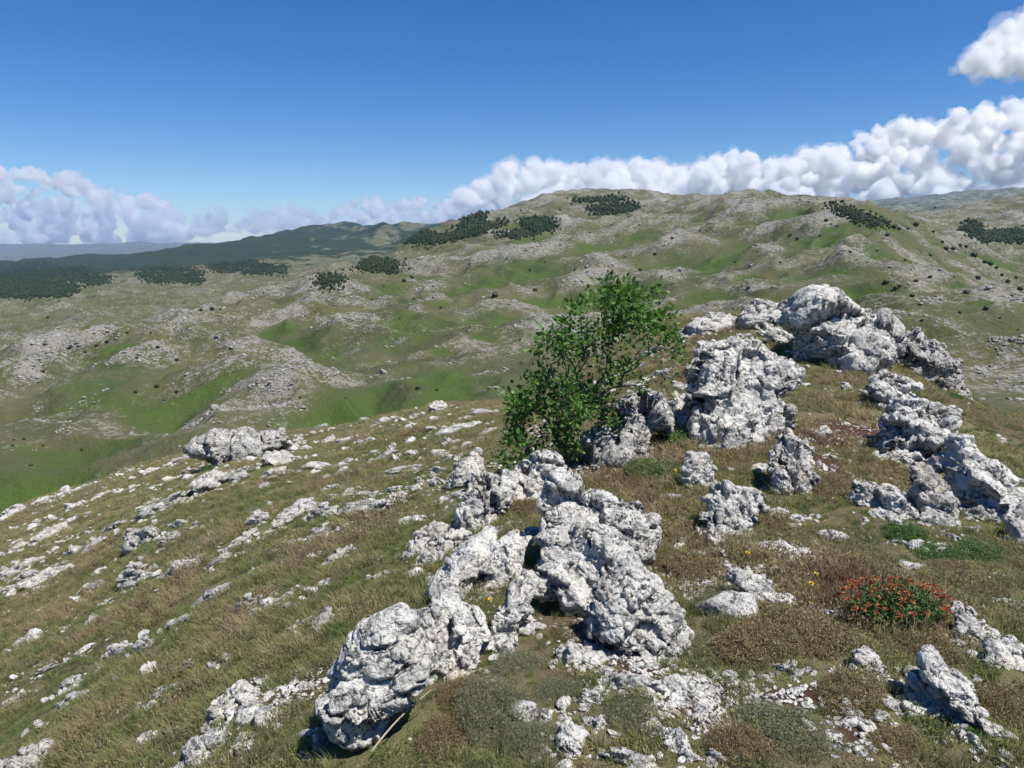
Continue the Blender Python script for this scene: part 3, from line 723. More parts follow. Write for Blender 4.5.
# ------------------------------------------------------------------ scatter (geometry nodes inside one object)
_trees = {}
def scatter_tree(k):
    if k in _trees: return _trees[k]
    ng = bpy.data.node_groups.new('scatter_%d' % k, 'GeometryNodeTree')
    ng.interface.new_socket('Geometry', in_out='INPUT', socket_type='NodeSocketGeometry')
    ng.interface.new_socket('Geometry', in_out='OUTPUT', socket_type='NodeSocketGeometry')
    N = ng.nodes; L = ng.links
    gi = N.new('NodeGroupInput'); go = N.new('NodeGroupOutput'); jn = N.new('GeometryNodeJoinGeometry')
    pid = N.new('GeometryNodeInputNamedAttribute'); pid.data_type = 'FLOAT'; pid.inputs[0].default_value = 'pid'
    rot = N.new('GeometryNodeInputNamedAttribute'); rot.data_type = 'FLOAT_VECTOR'; rot.inputs[0].default_value = 'rot'
    scl = N.new('GeometryNodeInputNamedAttribute'); scl.data_type = 'FLOAT_VECTOR'; scl.inputs[0].default_value = 'scl'
    def sel(v):
        c = N.new('FunctionNodeCompare'); c.data_type = 'FLOAT'; c.operation = 'EQUAL'
        L.new(pid.outputs[0], c.inputs[0]); c.inputs[1].default_value = v
        for s in c.inputs:
            if s.name == 'Epsilon': s.default_value = .1
        sp = N.new('GeometryNodeSeparateGeometry'); sp.domain = 'POINT'
        L.new(gi.outputs[0], sp.inputs[0]); L.new(c.outputs[0], sp.inputs[1])
        return sp.outputs[0]
    for i in range(k):
        ip = N.new('GeometryNodeInstanceOnPoints')
        L.new(sel(100 + i), ip.inputs['Points']); L.new(sel(i), ip.inputs['Instance'])
        L.new(rot.outputs[0], ip.inputs['Rotation']); L.new(scl.outputs[0], ip.inputs['Scale'])
        L.new(ip.outputs[0], jn.inputs[0])
    L.new(jn.outputs[0], go.inputs[0])
    _trees[k] = ng
    return ng
def scatter(name, protos, pts, rot, scl, tint, which, mats, smooth=True):
    """protos: list of (V, F(tri), material index array or int)"""
    Vs, Fs, pid, mi, n = [], [], [], [], 0
    for k, (V, Fc, m) in enumerate(protos):
        Vs.append(V); Fs.append(Fc + n); pid.append(np.full(len(V), float(k))); n += len(V)
        mi.append(np.full(len(Fc), m) if np.isscalar(m) else m)
    npv = n
    Vs.append(pts); pid.append(100. + which)
    V = np.concatenate(Vs)
    me = mesh_np(name, V, np.concatenate(Fs), smooth, mats, np.concatenate(mi))
    set_attr(me, 'pid', np.concatenate(pid))
    set_attr(me, 'tint', np.concatenate([np.zeros(npv), tint]))
    for nm, d in (('rot', rot), ('scl', scl)):
        at = me.attributes.new(nm, 'FLOAT_VECTOR', 'POINT')
        at.data.foreach_set('vector', np.concatenate([np.zeros((npv, 3)), d]).astype(np.float32).ravel())
    o = link(name, me)
    md = o.modifiers.new('scatter', 'NODES'); md.node_group = scatter_tree(len(protos))
    return o
def tuft(r, n=46, h=.11, spread=.045, w=.0028, lean=(0.25, -.1), bend=.7, hvar=.4):
    """a bunch of curved blades, two segments each"""
    V, Fc = [], []
    for i in range(n):
        a = r.uniform(0, 2 * np.pi); d = spread * math.sqrt(r.random())
        bx, by = d * math.cos(a), d * math.sin(a)
        hh = h * (1 - hvar * r.random()); az = r.uniform(0, 2 * np.pi)
        out = r.uniform(.1, bend)
        ox = out * math.cos(a) * .6 + lean[0] + r.normal() * .15; oy = out * math.sin(a) * .6 + lean[1] + r.normal() * .15
        wx, wy = w * math.cos(az), w * math.sin(az)
        P = []
        for t, ww in ((0, 1), (.55, .8), (1, .05)):
            cx = bx + ox * hh * t * t; cy = by + oy * hh * t * t; cz = hh * t * (1 - .22 * t * math.hypot(ox, oy)) - .01
            P += [(cx - wx * ww, cy - wy * ww, cz), (cx + wx * ww, cy + wy * ww, cz)]
        b = len(V); V += P
        Fc += [(b, b + 1, b + 3), (b, b + 3, b + 2), (b + 2, b + 3, b + 5), (b + 2, b + 5, b + 4)]
    return np.array(V), np.array(Fc)
CUSH = [(500,705,62,62,'grey'),(450,735,50,40,'brown'),(540,740,50,40,'grey'),(560,690,36,34,'grey'),(520,665,44,30,'grey'),(470,690,40,30,'brown'),(575,630,30,22,'brown'),(640,715,46,40,'grey'),(730,600,44,40,'grey'),(760,640,60,40,'brown'),(700,640,36,26,'grey'),(790,730,70,46,'grey'),(740,745,50,40,'brown'),(850,690,50,36,'brown'),(900,745,50,36,'brown'),(930,650,46,34,'brown'),(830,640,60,36,'brown'),(1000,700,50,40,'brown'),(980,735,26,26,'green'),(930,728,34,26,'green'),(660,530,16,10,'grey'),(640,520,12,10,'grey'),(790,620,50,26,'brown'),(730,520,30,18,'brown'),(770,520,40,22,'brown'),(735,455,34,18,'brown'),(820,480,40,20,'brown'),(870,560,36,18,'brown'),(935,550,34,20,'green'),(980,550,36,20,'green'),(905,530,28,20,'green'),(860,350,12,8,'green'),(250,455,12,8,'green'),(210,468,9,8,'green'),(340,630,20,18,'green'),(680,440,36,22,'green'),(660,470,40,22,'green'),(620,480,26,12,'brown'),(540,505,30,20,'brown'),(690,470,14,10,'green'),(950,395,14,8,'green'),(980,400,12,8,'green'),(1000,415,14,8,'green'),(760,430,20,12,'brown'),(850,610,30,20,'brown'),(700,560,40,24,'brown'),(660,560,26,26,'brown'),(600,745,20,18,'grey'),(670,605,18,14,'brown'),(990,590,30,22,'brown'),(960,570,40,22,'brown')]
CF = []
for (px, py, w_, h_, kd) in CUSH:
    p = hit(px, py + .15 * h_)
    if p is not None: CF.append((p[0], p[1], .85 * w_ * p[1] / F, .68 * w_ * p[1] / F))
r = np.random.default_rng(21)
def sprig(r, n=70, R=.06, h=.045, L=.012):
    a = r.uniform(0, 6.28, n); d = np.sqrt(r.random(n)); P = np.stack([d * R * np.cos(a), d * R * np.sin(a), h * (1 - .5 * d * d) * r.uniform(.4, 1, n)], 1)
    D = r.normal(size=(n, 3)); D[:, 2] = np.abs(D[:, 2]) + .3; D /= np.linalg.norm(D, axis=1)[:, None]
    S_ = np.cross(D, r.normal(size=(n, 3))); S_ /= np.linalg.norm(S_, axis=1)[:, None]
    l = (L * r.uniform(.6, 1.4, n))[:, None]
    V = np.stack([P, P + D * l * .5 + S_ * l * .25, P + D * l, P + D * l * .5 - S_ * l * .25], 1).reshape(-1, 3)
    b = np.arange(n)[:, None] * 4
    return V, (b[:, :, None] + np.array([(0, 1, 2), (0, 2, 3)])[None]).reshape(-1, 3)
TUFTS = [tuft(r, 46, .070, .05, .0022), tuft(r, 38, .095, .04, .0020, (-.4, -.25), .9), tuft(r, 60, .045, .06, .0026, (-.15, 0), 1.3), tuft(r, 16, .14, .03, .0015, (-.35, -.2), .5), sprig(r), sprig(r, 90, .05, .06, .009)]
# points: even density per square metre, a bit denser close by
def turf_points(dens, y0, y1, r, umax=.95):
    A = umax * (y1 ** 2 - y0 ** 2)
    n = int(A * dens)
    y = np.sqrt(r.uniform(y0 ** 2, y1 ** 2, n)); u = r.uniform(-umax, umax, n)
    return u * y, y
parts = [turf_points(330, 1.2, 6, r), turf_points(110, 6, 16, r), turf_points(34, 16, 34, r), turf_points(14, 34, 60, r)]
far_k = np.concatenate([np.full(len(a[0]), k) for k, a in enumerate(parts)])
x = np.concatenate([a[0] for a in parts]); y = np.concatenate([a[1] for a in parts])
keep = np.ones(len(x), bool)
soil = soil_field(x, y)
keep &= r.random(len(x)) > np.clip(soil * 1.25, 0, .96)
for (cx, cy, rx, ry) in FOOT:
    m = (np.abs(x - cx) < rx * 1.2) & (np.abs(y - cy) < ry * 1.2)
    idx = np.nonzero(m)[0]
    q = ((x[idx] - cx) / rx) ** 2 + ((y[idx] - cy) / ry) ** 2
    keep[idx[q < .62]] = False
for (cx, cy_, rx, ry) in CF:
    keep[(((x - cx) / rx) ** 2 + ((y - cy_) / ry) ** 2 < 1) & (r.random(len(x)) > .6)] = False
patch = fbm2(x / .9, y / .9, 3, 41)
keep &= (patch > -1.1 + .35 * r.random(len(x)))
x, y, patch, far_k = x[keep], y[keep], patch[keep], far_k[keep]
z = land(x, y)
t1 = fbm2(x / 1.7, y / 1.7, 3, 51); t2 = fbm2(x / .45, y / .45, 2, 55)
left = sstep(.1, -.25, x / y)
tint = .41 - .08 * left + .48 * t1 + .30 * t2 + r.normal(0, .10, len(x))
tint = np.clip(tint, 0, 1)
which = r.choice(6, len(x), p=[.24, .12, .27, .04, .18, .15])
s = np.array([1.0, 1.35, 2.0, 3.0])[far_k] * r.uniform(.7, 1.25, len(x)) * np.clip(1 + .7 * t1 + .35 * t2, .5, 1.4)
hs = s * np.array([1.0, .85, .62, .5])[far_k]
rot = np.stack([r.normal(0, .08, len(x)), r.normal(0, .08, len(x)), r.normal(0, .6, len(x))], 1)
o = scatter('grass', [(a, b, 0) for a, b in TUFTS], np.stack([x, y, z], 1), rot, np.stack([s, s, hs], 1), tint, which.astype(float), [M_GRASS])
tag(o, 'short wind-bent grass, green, straw and rusty brown, over the near ridge and slope', 'grass', kind='stuff')
log('grass %d' % len(x))

# pebbles and chips of limestone
r = np.random.default_rng(23)
def pebble(seed):
    rr = np.random.default_rng(seed); V, Fc = ico(3)
    W = V * facets(V, rr, 9, .38, .9, 30)[:, None] * np.array([1, .8, .6])
    return W + .10 * np.stack([perlin3(W * 2.5, seed + i) for i in range(3)], 1), Fc
PB = [pebble(200 + i) + (0,) for i in range(5)]
xs, ys, ss = [], [], []
for (cx, cy, rx, ry) in SOILW:
    n = int(420 * rx * ry / .05) if cy < 5 else 130
    n = min(n, 480)
    xs.append(cx + rx * r.normal(0, .8, n)); ys.append(cy + ry * r.normal(0, .8, n)); ss.append(r.uniform(.004, .013, n) * (1 + 1.2 * (r.random(n) > .85)) * (1 + .12 * cy))
for (dn, y0, y1, sc) in ((44, 1.3, 6, .009), (36, 6, 16, .018), (17, 16, 50, .038)):
    a, b = turf_points(dn, y0, y1, r)
    q = perlin2(a / 2.3, (b + a * .3) / .9, 61) + .3 * perlin2(a / .5, b / .5, 63)
    k = q > .16 + .3 * r.random(len(a))
    a, b = a[k], b[k]
    xs.append(a); ys.append(b); ss.append(sc * r.lognormal(0, .5, len(a)))
for (cx, cy_, rx, ry) in FOOT:
    n = int(np.clip(8 + 380 * rx * ry / max(cy_, 2) ** .5, 6, 100)); a = r.uniform(0, 6.28, n); d = 1 + np.abs(r.normal(0, .45, n))
    xs.append(cx + (rx + .02 * cy_ / 3) * d * np.cos(a)); ys.append(cy_ + (ry + .02 * cy_ / 3) * d * np.sin(a)); ss.append(r.lognormal(0, .55, n) * .0028 * (2 + cy_))
x, y, s = map(np.concatenate, (xs, ys, ss))
ok = (np.abs(x / y) < 1) & (y > 1); x, y, s = x[ok], y[ok], s[ok]
z = land(x, y) + s * .05
rot = r.uniform(-.5, .5, (len(x), 3)); rot[:, 2] = r.uniform(0, 6.28, len(x))
o = scatter('stone_chips', PB, np.stack([x, y, z], 1), rot, np.stack([s * 1.2, s, s], 1), r.random(len(x)), r.integers(0, 5, len(x)).astype(float), [M_ROCK])
tag(o, 'white chips and pebbles of limestone lying in the red earth and turf', 'stones', kind='stuff')
log('pebbles %d' % len(x))

# boulders and stones of the hills
r = np.random.default_rng(29)
def lump(seed, sub=2):
    rr = np.random.default_rng(seed); V, Fc = ico(sub)
    W = V * facets(V, rr, 9, .5, .95, 16)[:, None] * np.array([1, .8, .65])
    return W, Fc
HB = [lump(300 + i) + (0,) for i in range(5)]
n = 640000
ly = r.uniform(math.log(100), math.log(1900), n)
y = np.exp(ly); u = r.uniform(-.95, .95, n); x = u * y
k1 = fbm2(x / 95, y / 95, 2, 1); dz, gr, rk, _ = dent_fields(x, y)
rock = rk + .75 * k1 + .35 * fbm2(x / 60, y / 60, 2, 33) + 1.1 * perlin2(x / 13, y / 13, 35) + .5 * perlin2(x / 5, y / 5, 36) - .6 * gr
plain = sstep(800, 1200, y) * sstep(-.02, -.12, x / y)
pr = sstep(.35, 1.5, rock - .5 * plain) * .5
pr = np.minimum(pr * 2.8, .85) * (.25 + .75 * (r.random(n) < .6))
k = r.random(n) < pr
x, y = x[k], y[k]; z = land(x, y)
s = r.lognormal(0, .5, len(x)) * (.24 + y / 1500)
s = np.minimum(s, 2.6)
rot = r.uniform(-.4, .4, (len(x), 3)); rot[:, 2] = r.uniform(0, 6.28, len(x))
o = scatter('hill_stones', HB, np.stack([x, y, z + .1 * s], 1), rot, np.stack([s * 1.1, s, s * .8], 1), r.random(len(x)), r.integers(0, 5, len(x)).astype(float), [M_ROCKF], False)
tag(o, 'grey limestone stones strewn over the knolls of the hills', 'stones', kind='stuff')
log('hill stones %d' % len(x))

# ------------------------------------------------------------------ woods and distant shrubs
def crown(seed, n=260, r0=1.0, leaf=.20, tall=1.0):
    """a rounded, uneven crown of many leaf-clump faces"""
    rr = np.random.default_rng(seed)
    c = rr.normal(size=(n, 3)); c /= np.linalg.norm(c, axis=1)[:, None]
    rad = r0 * (.62 + .38 * rr.random(n)) * (1 + .28 * perlin3(c * 2.2, seed))
    P = c * rad[:, None]; P[:, 2] = np.maximum(P[:, 2], -.75) * tall + .85 * tall
    V, Fc = [], []
    for p, d in zip(P, c):
        a = np.cross(d, rr.normal(size=3)); a /= np.linalg.norm(a) + 1e-9; b = np.cross(d, a) + rr.normal(size=3) * .3
        l = leaf * rr.uniform(.6, 1.4); k = len(V)
        V += [p + a * l, p - .5 * a * l + b * l * .9, p - .5 * a * l - b * l * .9]; Fc.append((k, k + 1, k + 2))
    return np.array(V), np.array(Fc)
CR = [crown(400 + i, 300, 1, .26, 1.0 + .25 * (i % 3)) + (0,) for i in range(4)]
core = []
WOODS = [[(-30,268),(30,266),(62,275),(78,290),(66,297),(-30,298)],[(30,261),(80,267),(112,280),(95,286),(60,276)],[(138,272),(165,267),(200,271),(202,283),(150,283)],[(208,266),(250,261),(288,267),(282,275),(220,273)],
 [(396,236),(422,231),(440,238),(438,243),(398,242)],[(456,229),(478,213),(485,220),(477,228)],[(438,239),(470,229),(508,221),(482,233),(445,241)],[(497,236),(540,227),(550,229),(520,238)],[(520,220),(535,218),(553,224),(553,230),(530,226)],
 [(588,209),(636,206),(632,212),(594,213)],[(357,268),(364,259),(380,260),(394,267),(396,272),(372,272)],[(572,200),(625,199),(627,201),(574,202)],[(978,234),(1026,231),(1040,236),(1030,241),(978,241)],[(828,206),(846,208),(860,214),(845,216)],[(855,214),(885,222),(880,226),(858,220)],[(318,282),(335,275),(345,281),(328,286)],[(965,228),(975,222),(978,232),(968,236)]]
def inpoly(px, py, P):
    c = False; n = len(P)
    for i in range(n):
        x1, y1 = P[i]; x2, y2 = P[(i + 1) % n]
        if (y1 > py) != (y2 > py) and px < (x2 - x1) * (py - y1) / (y2 - y1) + x1: c = not c
    return c
def hit_many(px, py):
    u, s = ray(np.asarray(px, float), np.asarray(py, float))
    c = np.clip(np.round((u / 1.05 + 1) * .5 * 999).astype(int), 0, 999)
    M = HS[:, c] >= s[None, :]
    M[:14] = False
    k = M.argmax(0); h = M.any(0)
    y = HY[k]; out = np.full((len(u), 3), np.nan)
    out[h, 0] = (u * y)[h]; out[h, 1] = y[h]; out[h, 2] = land(out[h, 0], out[h, 1])
    return out
r = np.random.default_rng(31)
pxs, pys = [], []
for P in WOODS:
    Pa = np.array(P); x0, y0 = Pa.min(0); x1, y1 = Pa.max(0)
    n = int((x1 - x0) * (y1 - y0) * 3.4)
    for _ in range(n):
        a, b = r.uniform(x0, x1), r.uniform(y0, y1)
        if inpoly(a, b, P) and perlin2(np.array([a / 9.]), np.array([b / 3.]), 3)[0] > -.22: pxs.append(a + r.normal(0, 4)); pys.append(b + r.normal(0, .9))
g = hit_many(pxs, pys); g = g[~np.isnan(g[:, 0])]
g[:, :2] += r.normal(0, 1, (len(g), 2)) * np.stack([4 + 0 * g[:, 1], g[:, 1] * .006], 1); g[:, 2] = land(g[:, 0], g[:, 1])
s = r.uniform(1.0, 2.1, len(g)) * np.clip(g[:, 1] / 1200, .6, 1.4)
o = scatter('forest', CR, g - [0, 0, .2], np.stack([np.zeros(len(g)), np.zeros(len(g)), r.uniform(0, 6.28, len(g))], 1), np.stack([s, s, s * 1.15], 1), r.random(len(g)), r.integers(0, 4, len(g)).astype(float), [M_DARKSHRUB])
tag(o, 'dark green woods in patches on the far hills and plain', 'woodland', kind='stuff')
log('woods %d' % len(g))
# single shrubs one can count on the hills
SHR = [(14,431,4),(24,439,6),(43,445,4),(82,450,4),(31,465,6),(14,440,4),(13,446,4),(48,318,4),(97,347,5),(107,343,5),(71,350,4),(43,372,5),(137,358,4),(158,350,5),(111,367,4),(136,393,4),(157,388,5),(177,392,4),(164,400,3),(127,333,4),(151,334,4),(201,311,4),(212,309,5),(220,310,4),(177,361,6),(86,352,3),(495,297,7),(433,297,4),(414,299,4),(400,320,4),(356,327,3),(418,388,6),(437,391,5),(346,398,4),(300,398,4),(441,308,3),(470,265,3),(507,258,4),(530,270,4),(545,262,3),(372,300,4),(384,286,3),(343,292,4),(323,284,5),(330,281,4),(315,281,3),(404,281,5),(412,277,5),(575,270,4),(600,280,4),(748,290,5),(735,262,3),(757,252,4),(790,236,4),(820,236,4),(826,222,5),(831,224,4),(837,226,4),(797,241,4),(853,249,3),(887,236,5),(894,228,5),(899,229,4),(908,229,5),(916,227,5),(933,233,5),(942,243,4),(960,246,6),(966,247,5),(850,253,4),(886,282,6),(899,287,5),(905,289,4),(916,281,5),(930,277,5),(953,250,6),(946,249,5),(974,256,6),(985,262,7),(990,265,6),(1002,275,6),(930,255,4),(978,278,7),(996,270,5),(1008,281,7),(1016,279,6),(1020,290,6),(1012,296,6),(966,293,7),(986,308,5),(922,320,4),(912,296,6),(896,288,7),(940,300,4),(945,260,3),(905,260,3),(867,262,4),(877,250,3),(960,312,4),(1000,318,5),(655,255,4),(672,240,3),(700,232,3),(640,270,4),(680,270,3),(612,225,3),(715,245,3),(780,262,4),(660,285,4),(560,245,3),(590,232,3),(535,290,5),(520,340,4),(1018,330,4),(935,208,3),(560,210,3)]
def shrub_mesh(seed):
    V, Fc = crown(seed, 420, 1, .2, .85)
    return mesh_np('shrub', V, Fc, True, [M_DARKSHRUB])
SM = [shrub_mesh(430 + i) for i in range(4)]
arr = np.array(SHR, float); g = hit_many(arr[:, 0], arr[:, 1] + 1)
for (px, py, w), p in zip(SHR, g):
    if np.isnan(p[0]): continue
    s = .40 * w * p[1] / F * r.uniform(.6, 1.3)
    o = link('shrub', SM[int(r.integers(0, 4))], loc=(p[0], p[1], p[2] - .15 * s), rot=(0, 0, r.uniform(0, 6.28)), scale=(s, s, s * .9))
    if px < 300 and py > 300: lb, gp = 'small dark round shrub in the grassy hollows of the left valley', 'dark shrubs of the left valley'
    elif px < 600: lb, gp = 'small dark round shrub on the central knolls and saddles', 'dark shrubs of the central hills'
    elif px < 820: lb, gp = 'small dark round shrub on the long slope below the summit ridge', 'dark shrubs of the summit slope'
    else: lb, gp = 'small dark round shrub on the right-hand hillsides', 'dark shrubs of the right-hand hills'
    tag(o, lb, 'shrub', gp)
log('shrubs')

# ------------------------------------------------------------------ the bush
def tube(path, rad, sides=6):
    path = np.asarray(path, float); n = len(path); V = []
    for i in range(n):
        d = path[min(i + 1, n - 1)] - path[max(i - 1, 0)]; d /= np.linalg.norm(d) + 1e-9
        a = np.cross(d, [.3, .9, .1]); a /= np.linalg.norm(a) + 1e-9; b = np.cross(d, a)
        for k in range(sides):
            t = 2 * np.pi * k / sides; V.append(path[i] + rad[i] * (a * math.cos(t) + b * math.sin(t)))
    Fc = []
    for i in range(n - 1):
        for k in range(sides):
            q = i * sides; k2 = (k + 1) % sides
            Fc += [(q + k, q + k2, q + sides + k2), (q + k, q + sides + k2, q + sides + k)]
    return np.array(V), np.array(Fc)
def leaves(P, D, L, r, wid=.55):
    """P points, D outward directions, L lengths -> folded oval leaves (6 verts, 4 tris)"""
    n = len(P)
    D = D + r.normal(0, .5, (n, 3)); D[:, 2] += .12; D /= np.linalg.norm(D, axis=1)[:, None]
    S = np.cross(D, r.normal(size=(n, 3)) + np.array([0, 0, 1.6])); S /= np.linalg.norm(S, axis=1)[:, None] + 1e-9
    U = np.cross(S, D)
    L = L[:, None]; w = wid * L * .5
    v = [P, P + D * L * .35 + S * w + U * L * .07, P + D * L * .75 + S * w * .75 + U * L * .05, P + D * L - U * L * .10, P + D * L * .75 - S * w * .75 + U * L * .05, P + D * L * .35 - S * w + U * L * .07, P + D * L * .55 - U * L * .03]
    V = np.stack(v, 1).reshape(-1, 3)
    b = np.arange(n)[:, None] * 7
    T = np.array([(0, 1, 6), (1, 2, 6), (2, 3, 6), (3, 4, 6), (4, 5, 6), (5, 0, 6)])
    Fc = (b[:, :, None] + T[None]).reshape(-1, 3)
    return V, Fc
def make_bush():
    r = np.random.default_rng(77)
    b0 = hit(572, 474)
    Y = b0[1] + .25
    base = np.array([b0[0], Y, float(land([b0[0]], [Y])[0])])
    poly = [(502,466),(498,440),(502,412),(516,398),(530,388),(530,358),(545,335),(562,318),(580,303),(596,290),(606,278),(628,280),(640,292),(662,290),(676,286),(684,298),(676,318),(680,340),(692,362),(676,384),(650,378),(640,398),(622,420),(604,424),(596,448),(580,458),(545,452),(520,466)]
    root = bpy.data.objects.new('bush', None); COL.objects.link(root); root.location = base
    tag(root, 'leafy green bush growing out of the rocks on the ridge, the only tall plant near', 'bush')
    tips = []
    while len(tips) < 340:
        px, py = r.uniform(492, 694), r.uniform(280, 474)
        if not inpoly(px, py, poly): continue
        # thin in the lower right, where the rocks show through, and near the stems
        if px > 605 and py > 345 and r.random() < .72: continue
        if 555 < px < 620 and py > 430 and r.random() < .6: continue
        if perlin2(np.array([px / 22.]), np.array([py / 22.]), 91)[0] < .02: continue
        yy = Y + r.normal(0, .26) + (px - 580) * .0015
        u, s = ray(px, py); tips.append((u * yy, yy, EYE + s * yy))
    tips = np.array(tips)
    # limbs: each tip joins the nearest wood that is nearer the base
    order = np.argsort(np.linalg.norm(tips - base, axis=1))
    stems = Geo(); nodes = []; par = []; 
    starts = [base + np.array([dx, dy, -.05]) for dx, dy in ((-.12, 0), (-.03, .05), (.05, -.03), (.12, .04), (.2, 0))]
    for s_ in starts: nodes.append(s_); par.append(-1)
    for i in order:
        t = tips[i]; N = np.array(nodes)
        d = np.linalg.norm(N - t, axis=1); down = N[:, 2] > t[2] + .05
        back = np.linalg.norm(N - base, axis=1)
        cost = d + .35 * back + 2.0 * down
        j = int(np.argmin(cost))
        L = d[j]; k = max(1, int(L / .10)); prev = j; p0 = N[j]
        for q in range(1, k + 1):
            f = q / k; p = p0 + (t - p0) * f + r.normal(0, .012, 3) * (q < k); p[2] += .05 * math.sin(math.pi * f) * L
            nodes.append(p); par.append(prev); prev = len(nodes) - 1
    N = np.array(nodes); load = np.ones(len(N))
    for i in range(len(N) - 1, 4, -1):
        load[par[i]] += load[i]
    rad = .0026 * np.power(load, .38)
    rad = np.minimum(rad, .034)
    for i in range(5, len(N)):
        j = par[i]
        V, Fc = tube([N[j], N[i]], [min(rad[j], rad[i] * 1.25), rad[i]], 5)
        stems.add(V - base, Fc)
    me = stems.mesh('branches', [M_BARK]); link('branches', me, root)
    P, D = [], []
    for t in tips:
        n = int(r.integers(10, 24))
        q = r.normal(0, .045, (n, 3)); P.append(t + q); D.append(q / .045 + (t - base) * .5)
    twig = np.nonzero(load < 6)[0]; pick = r.choice(twig, 700)
    P.append(N[pick] + r.normal(0, .015, (700, 3))); D.append(r.normal(size=(700, 3)))
    P = np.concatenate(P); D = np.concatenate(D)
    V, Fc = leaves(P, D, r.uniform(.026, .066, len(P)), r, .60)
    link('leaves', mesh_np('leaves', V - base, Fc, True, [M_LEAF]), root)
    return root
make_bush()
log('bush')

# ------------------------------------------------------------------ cushions of herbs and dwarf shrubs
def cushion(seed, mat, n=900, R=1.0, H=.45, leaf=.045, stem=True):
    r = np.random.default_rng(seed)
    a = r.uniform(0, 2 * np.pi, n); d = np.sqrt(r.random(n)); rad = R * (1 + .25 * perlin2(np.cos(a) * 1.5, np.sin(a) * 1.5, seed))
    bx, by = d * rad * np.cos(a), d * rad * np.sin(a)
    top = H * np.sqrt(np.clip(1 - d ** 2, 0, 1)) * (.75 + .4 * r.random(n)) * (1 + .35 * perlin2(bx * 3, by * 3, seed + 3)) + .06
    P, D, L = [], [], []
    for k in range(9):
        t = .3 + .7 * k / 8
        j = r.normal(0, .02, (n, 3))
        P.append(np.stack([bx * (.85 + .2 * t), by * (.85 + .2 * t), top * t], 1) + j)
        ang = r.uniform(0, 6.28, n); D.append(np.stack([np.cos(ang), np.sin(ang), .9 + 0 * ang], 1)); L.append(leaf * (1.1 - .4 * t) * r.uniform(.7, 1.3, n))
    P, D, L = np.concatenate(P), np.concatenate(D), np.concatenate(L)
    D /= np.linalg.norm(D, axis=1)[:, None]; D += r.normal(0, .35, D.shape)
    S = np.cross(D, r.normal(size=D.shape)); S /= np.linalg.norm(S, axis=1)[:, None]
    V = np.stack([P, P + D * L[:, None] * .5 + S * L[:, None] * .22, P + D * L[:, None], P + D * L[:, None] * .5 - S * L[:, None] * .22], 1).reshape(-1, 3)
    b = np.arange(len(P))[:, None] * 4
    Fc = (b[:, :, None] + np.array([(0, 1, 2), (0, 2, 3)])[None]).reshape(-1, 3)
    return mesh_np('cushion', V, Fc, True, [mat])
CU = {'grey': [cushion(500 + i, M_THYME, 2400, leaf=.040) for i in range(3)], 'brown': [cushion(510 + i, M_BROWNSPRIG, 2000, H=.5, leaf=.055) for i in range(3)], 'green': [cushion(520 + i, M_GREENHERB, 1300, H=.5, leaf=.08) for i in range(2)]}
CN = {'grey': ('low grey-green thyme-like cushion', 'grey-green cushions'), 'brown': ('bushy brown-green herb cushion', 'brown-green cushions'), 'green': ('fresh green leafy cushion', 'green leafy cushions')}
for i, (px, py, w, h, kd) in enumerate(CUSH):
    p = hit(px, py + .15 * h)
    if p is None: continue
    sc = w * p[1] / F
    lst = CU[kd]; o = link('cushion_plant', lst[i % len(lst)], loc=(p[0], p[1], p[2] - .02), rot=(0, 0, r.uniform(0, 6.28)))
    hz = min(sc, 1.1 * h * p[1] / F)
    o.scale = (sc * .98, sc * .8, hz * .85)
    where = 'at the bottom centre' if py > 620 and px < 600 else 'among the white knobs at the bottom' if py > 620 and px < 730 else 'in the lower right turf' if py > 580 else 'by the grooved boulder' if 640 < px < 850 else 'by the right-hand rock row' if px >= 850 else 'beside the central outcrops' if px > 400 else 'on the left slope'
    tag(o, '%s growing %s' % (CN[kd][0], where), 'plant', '%s %s' % (CN[kd][1], where))

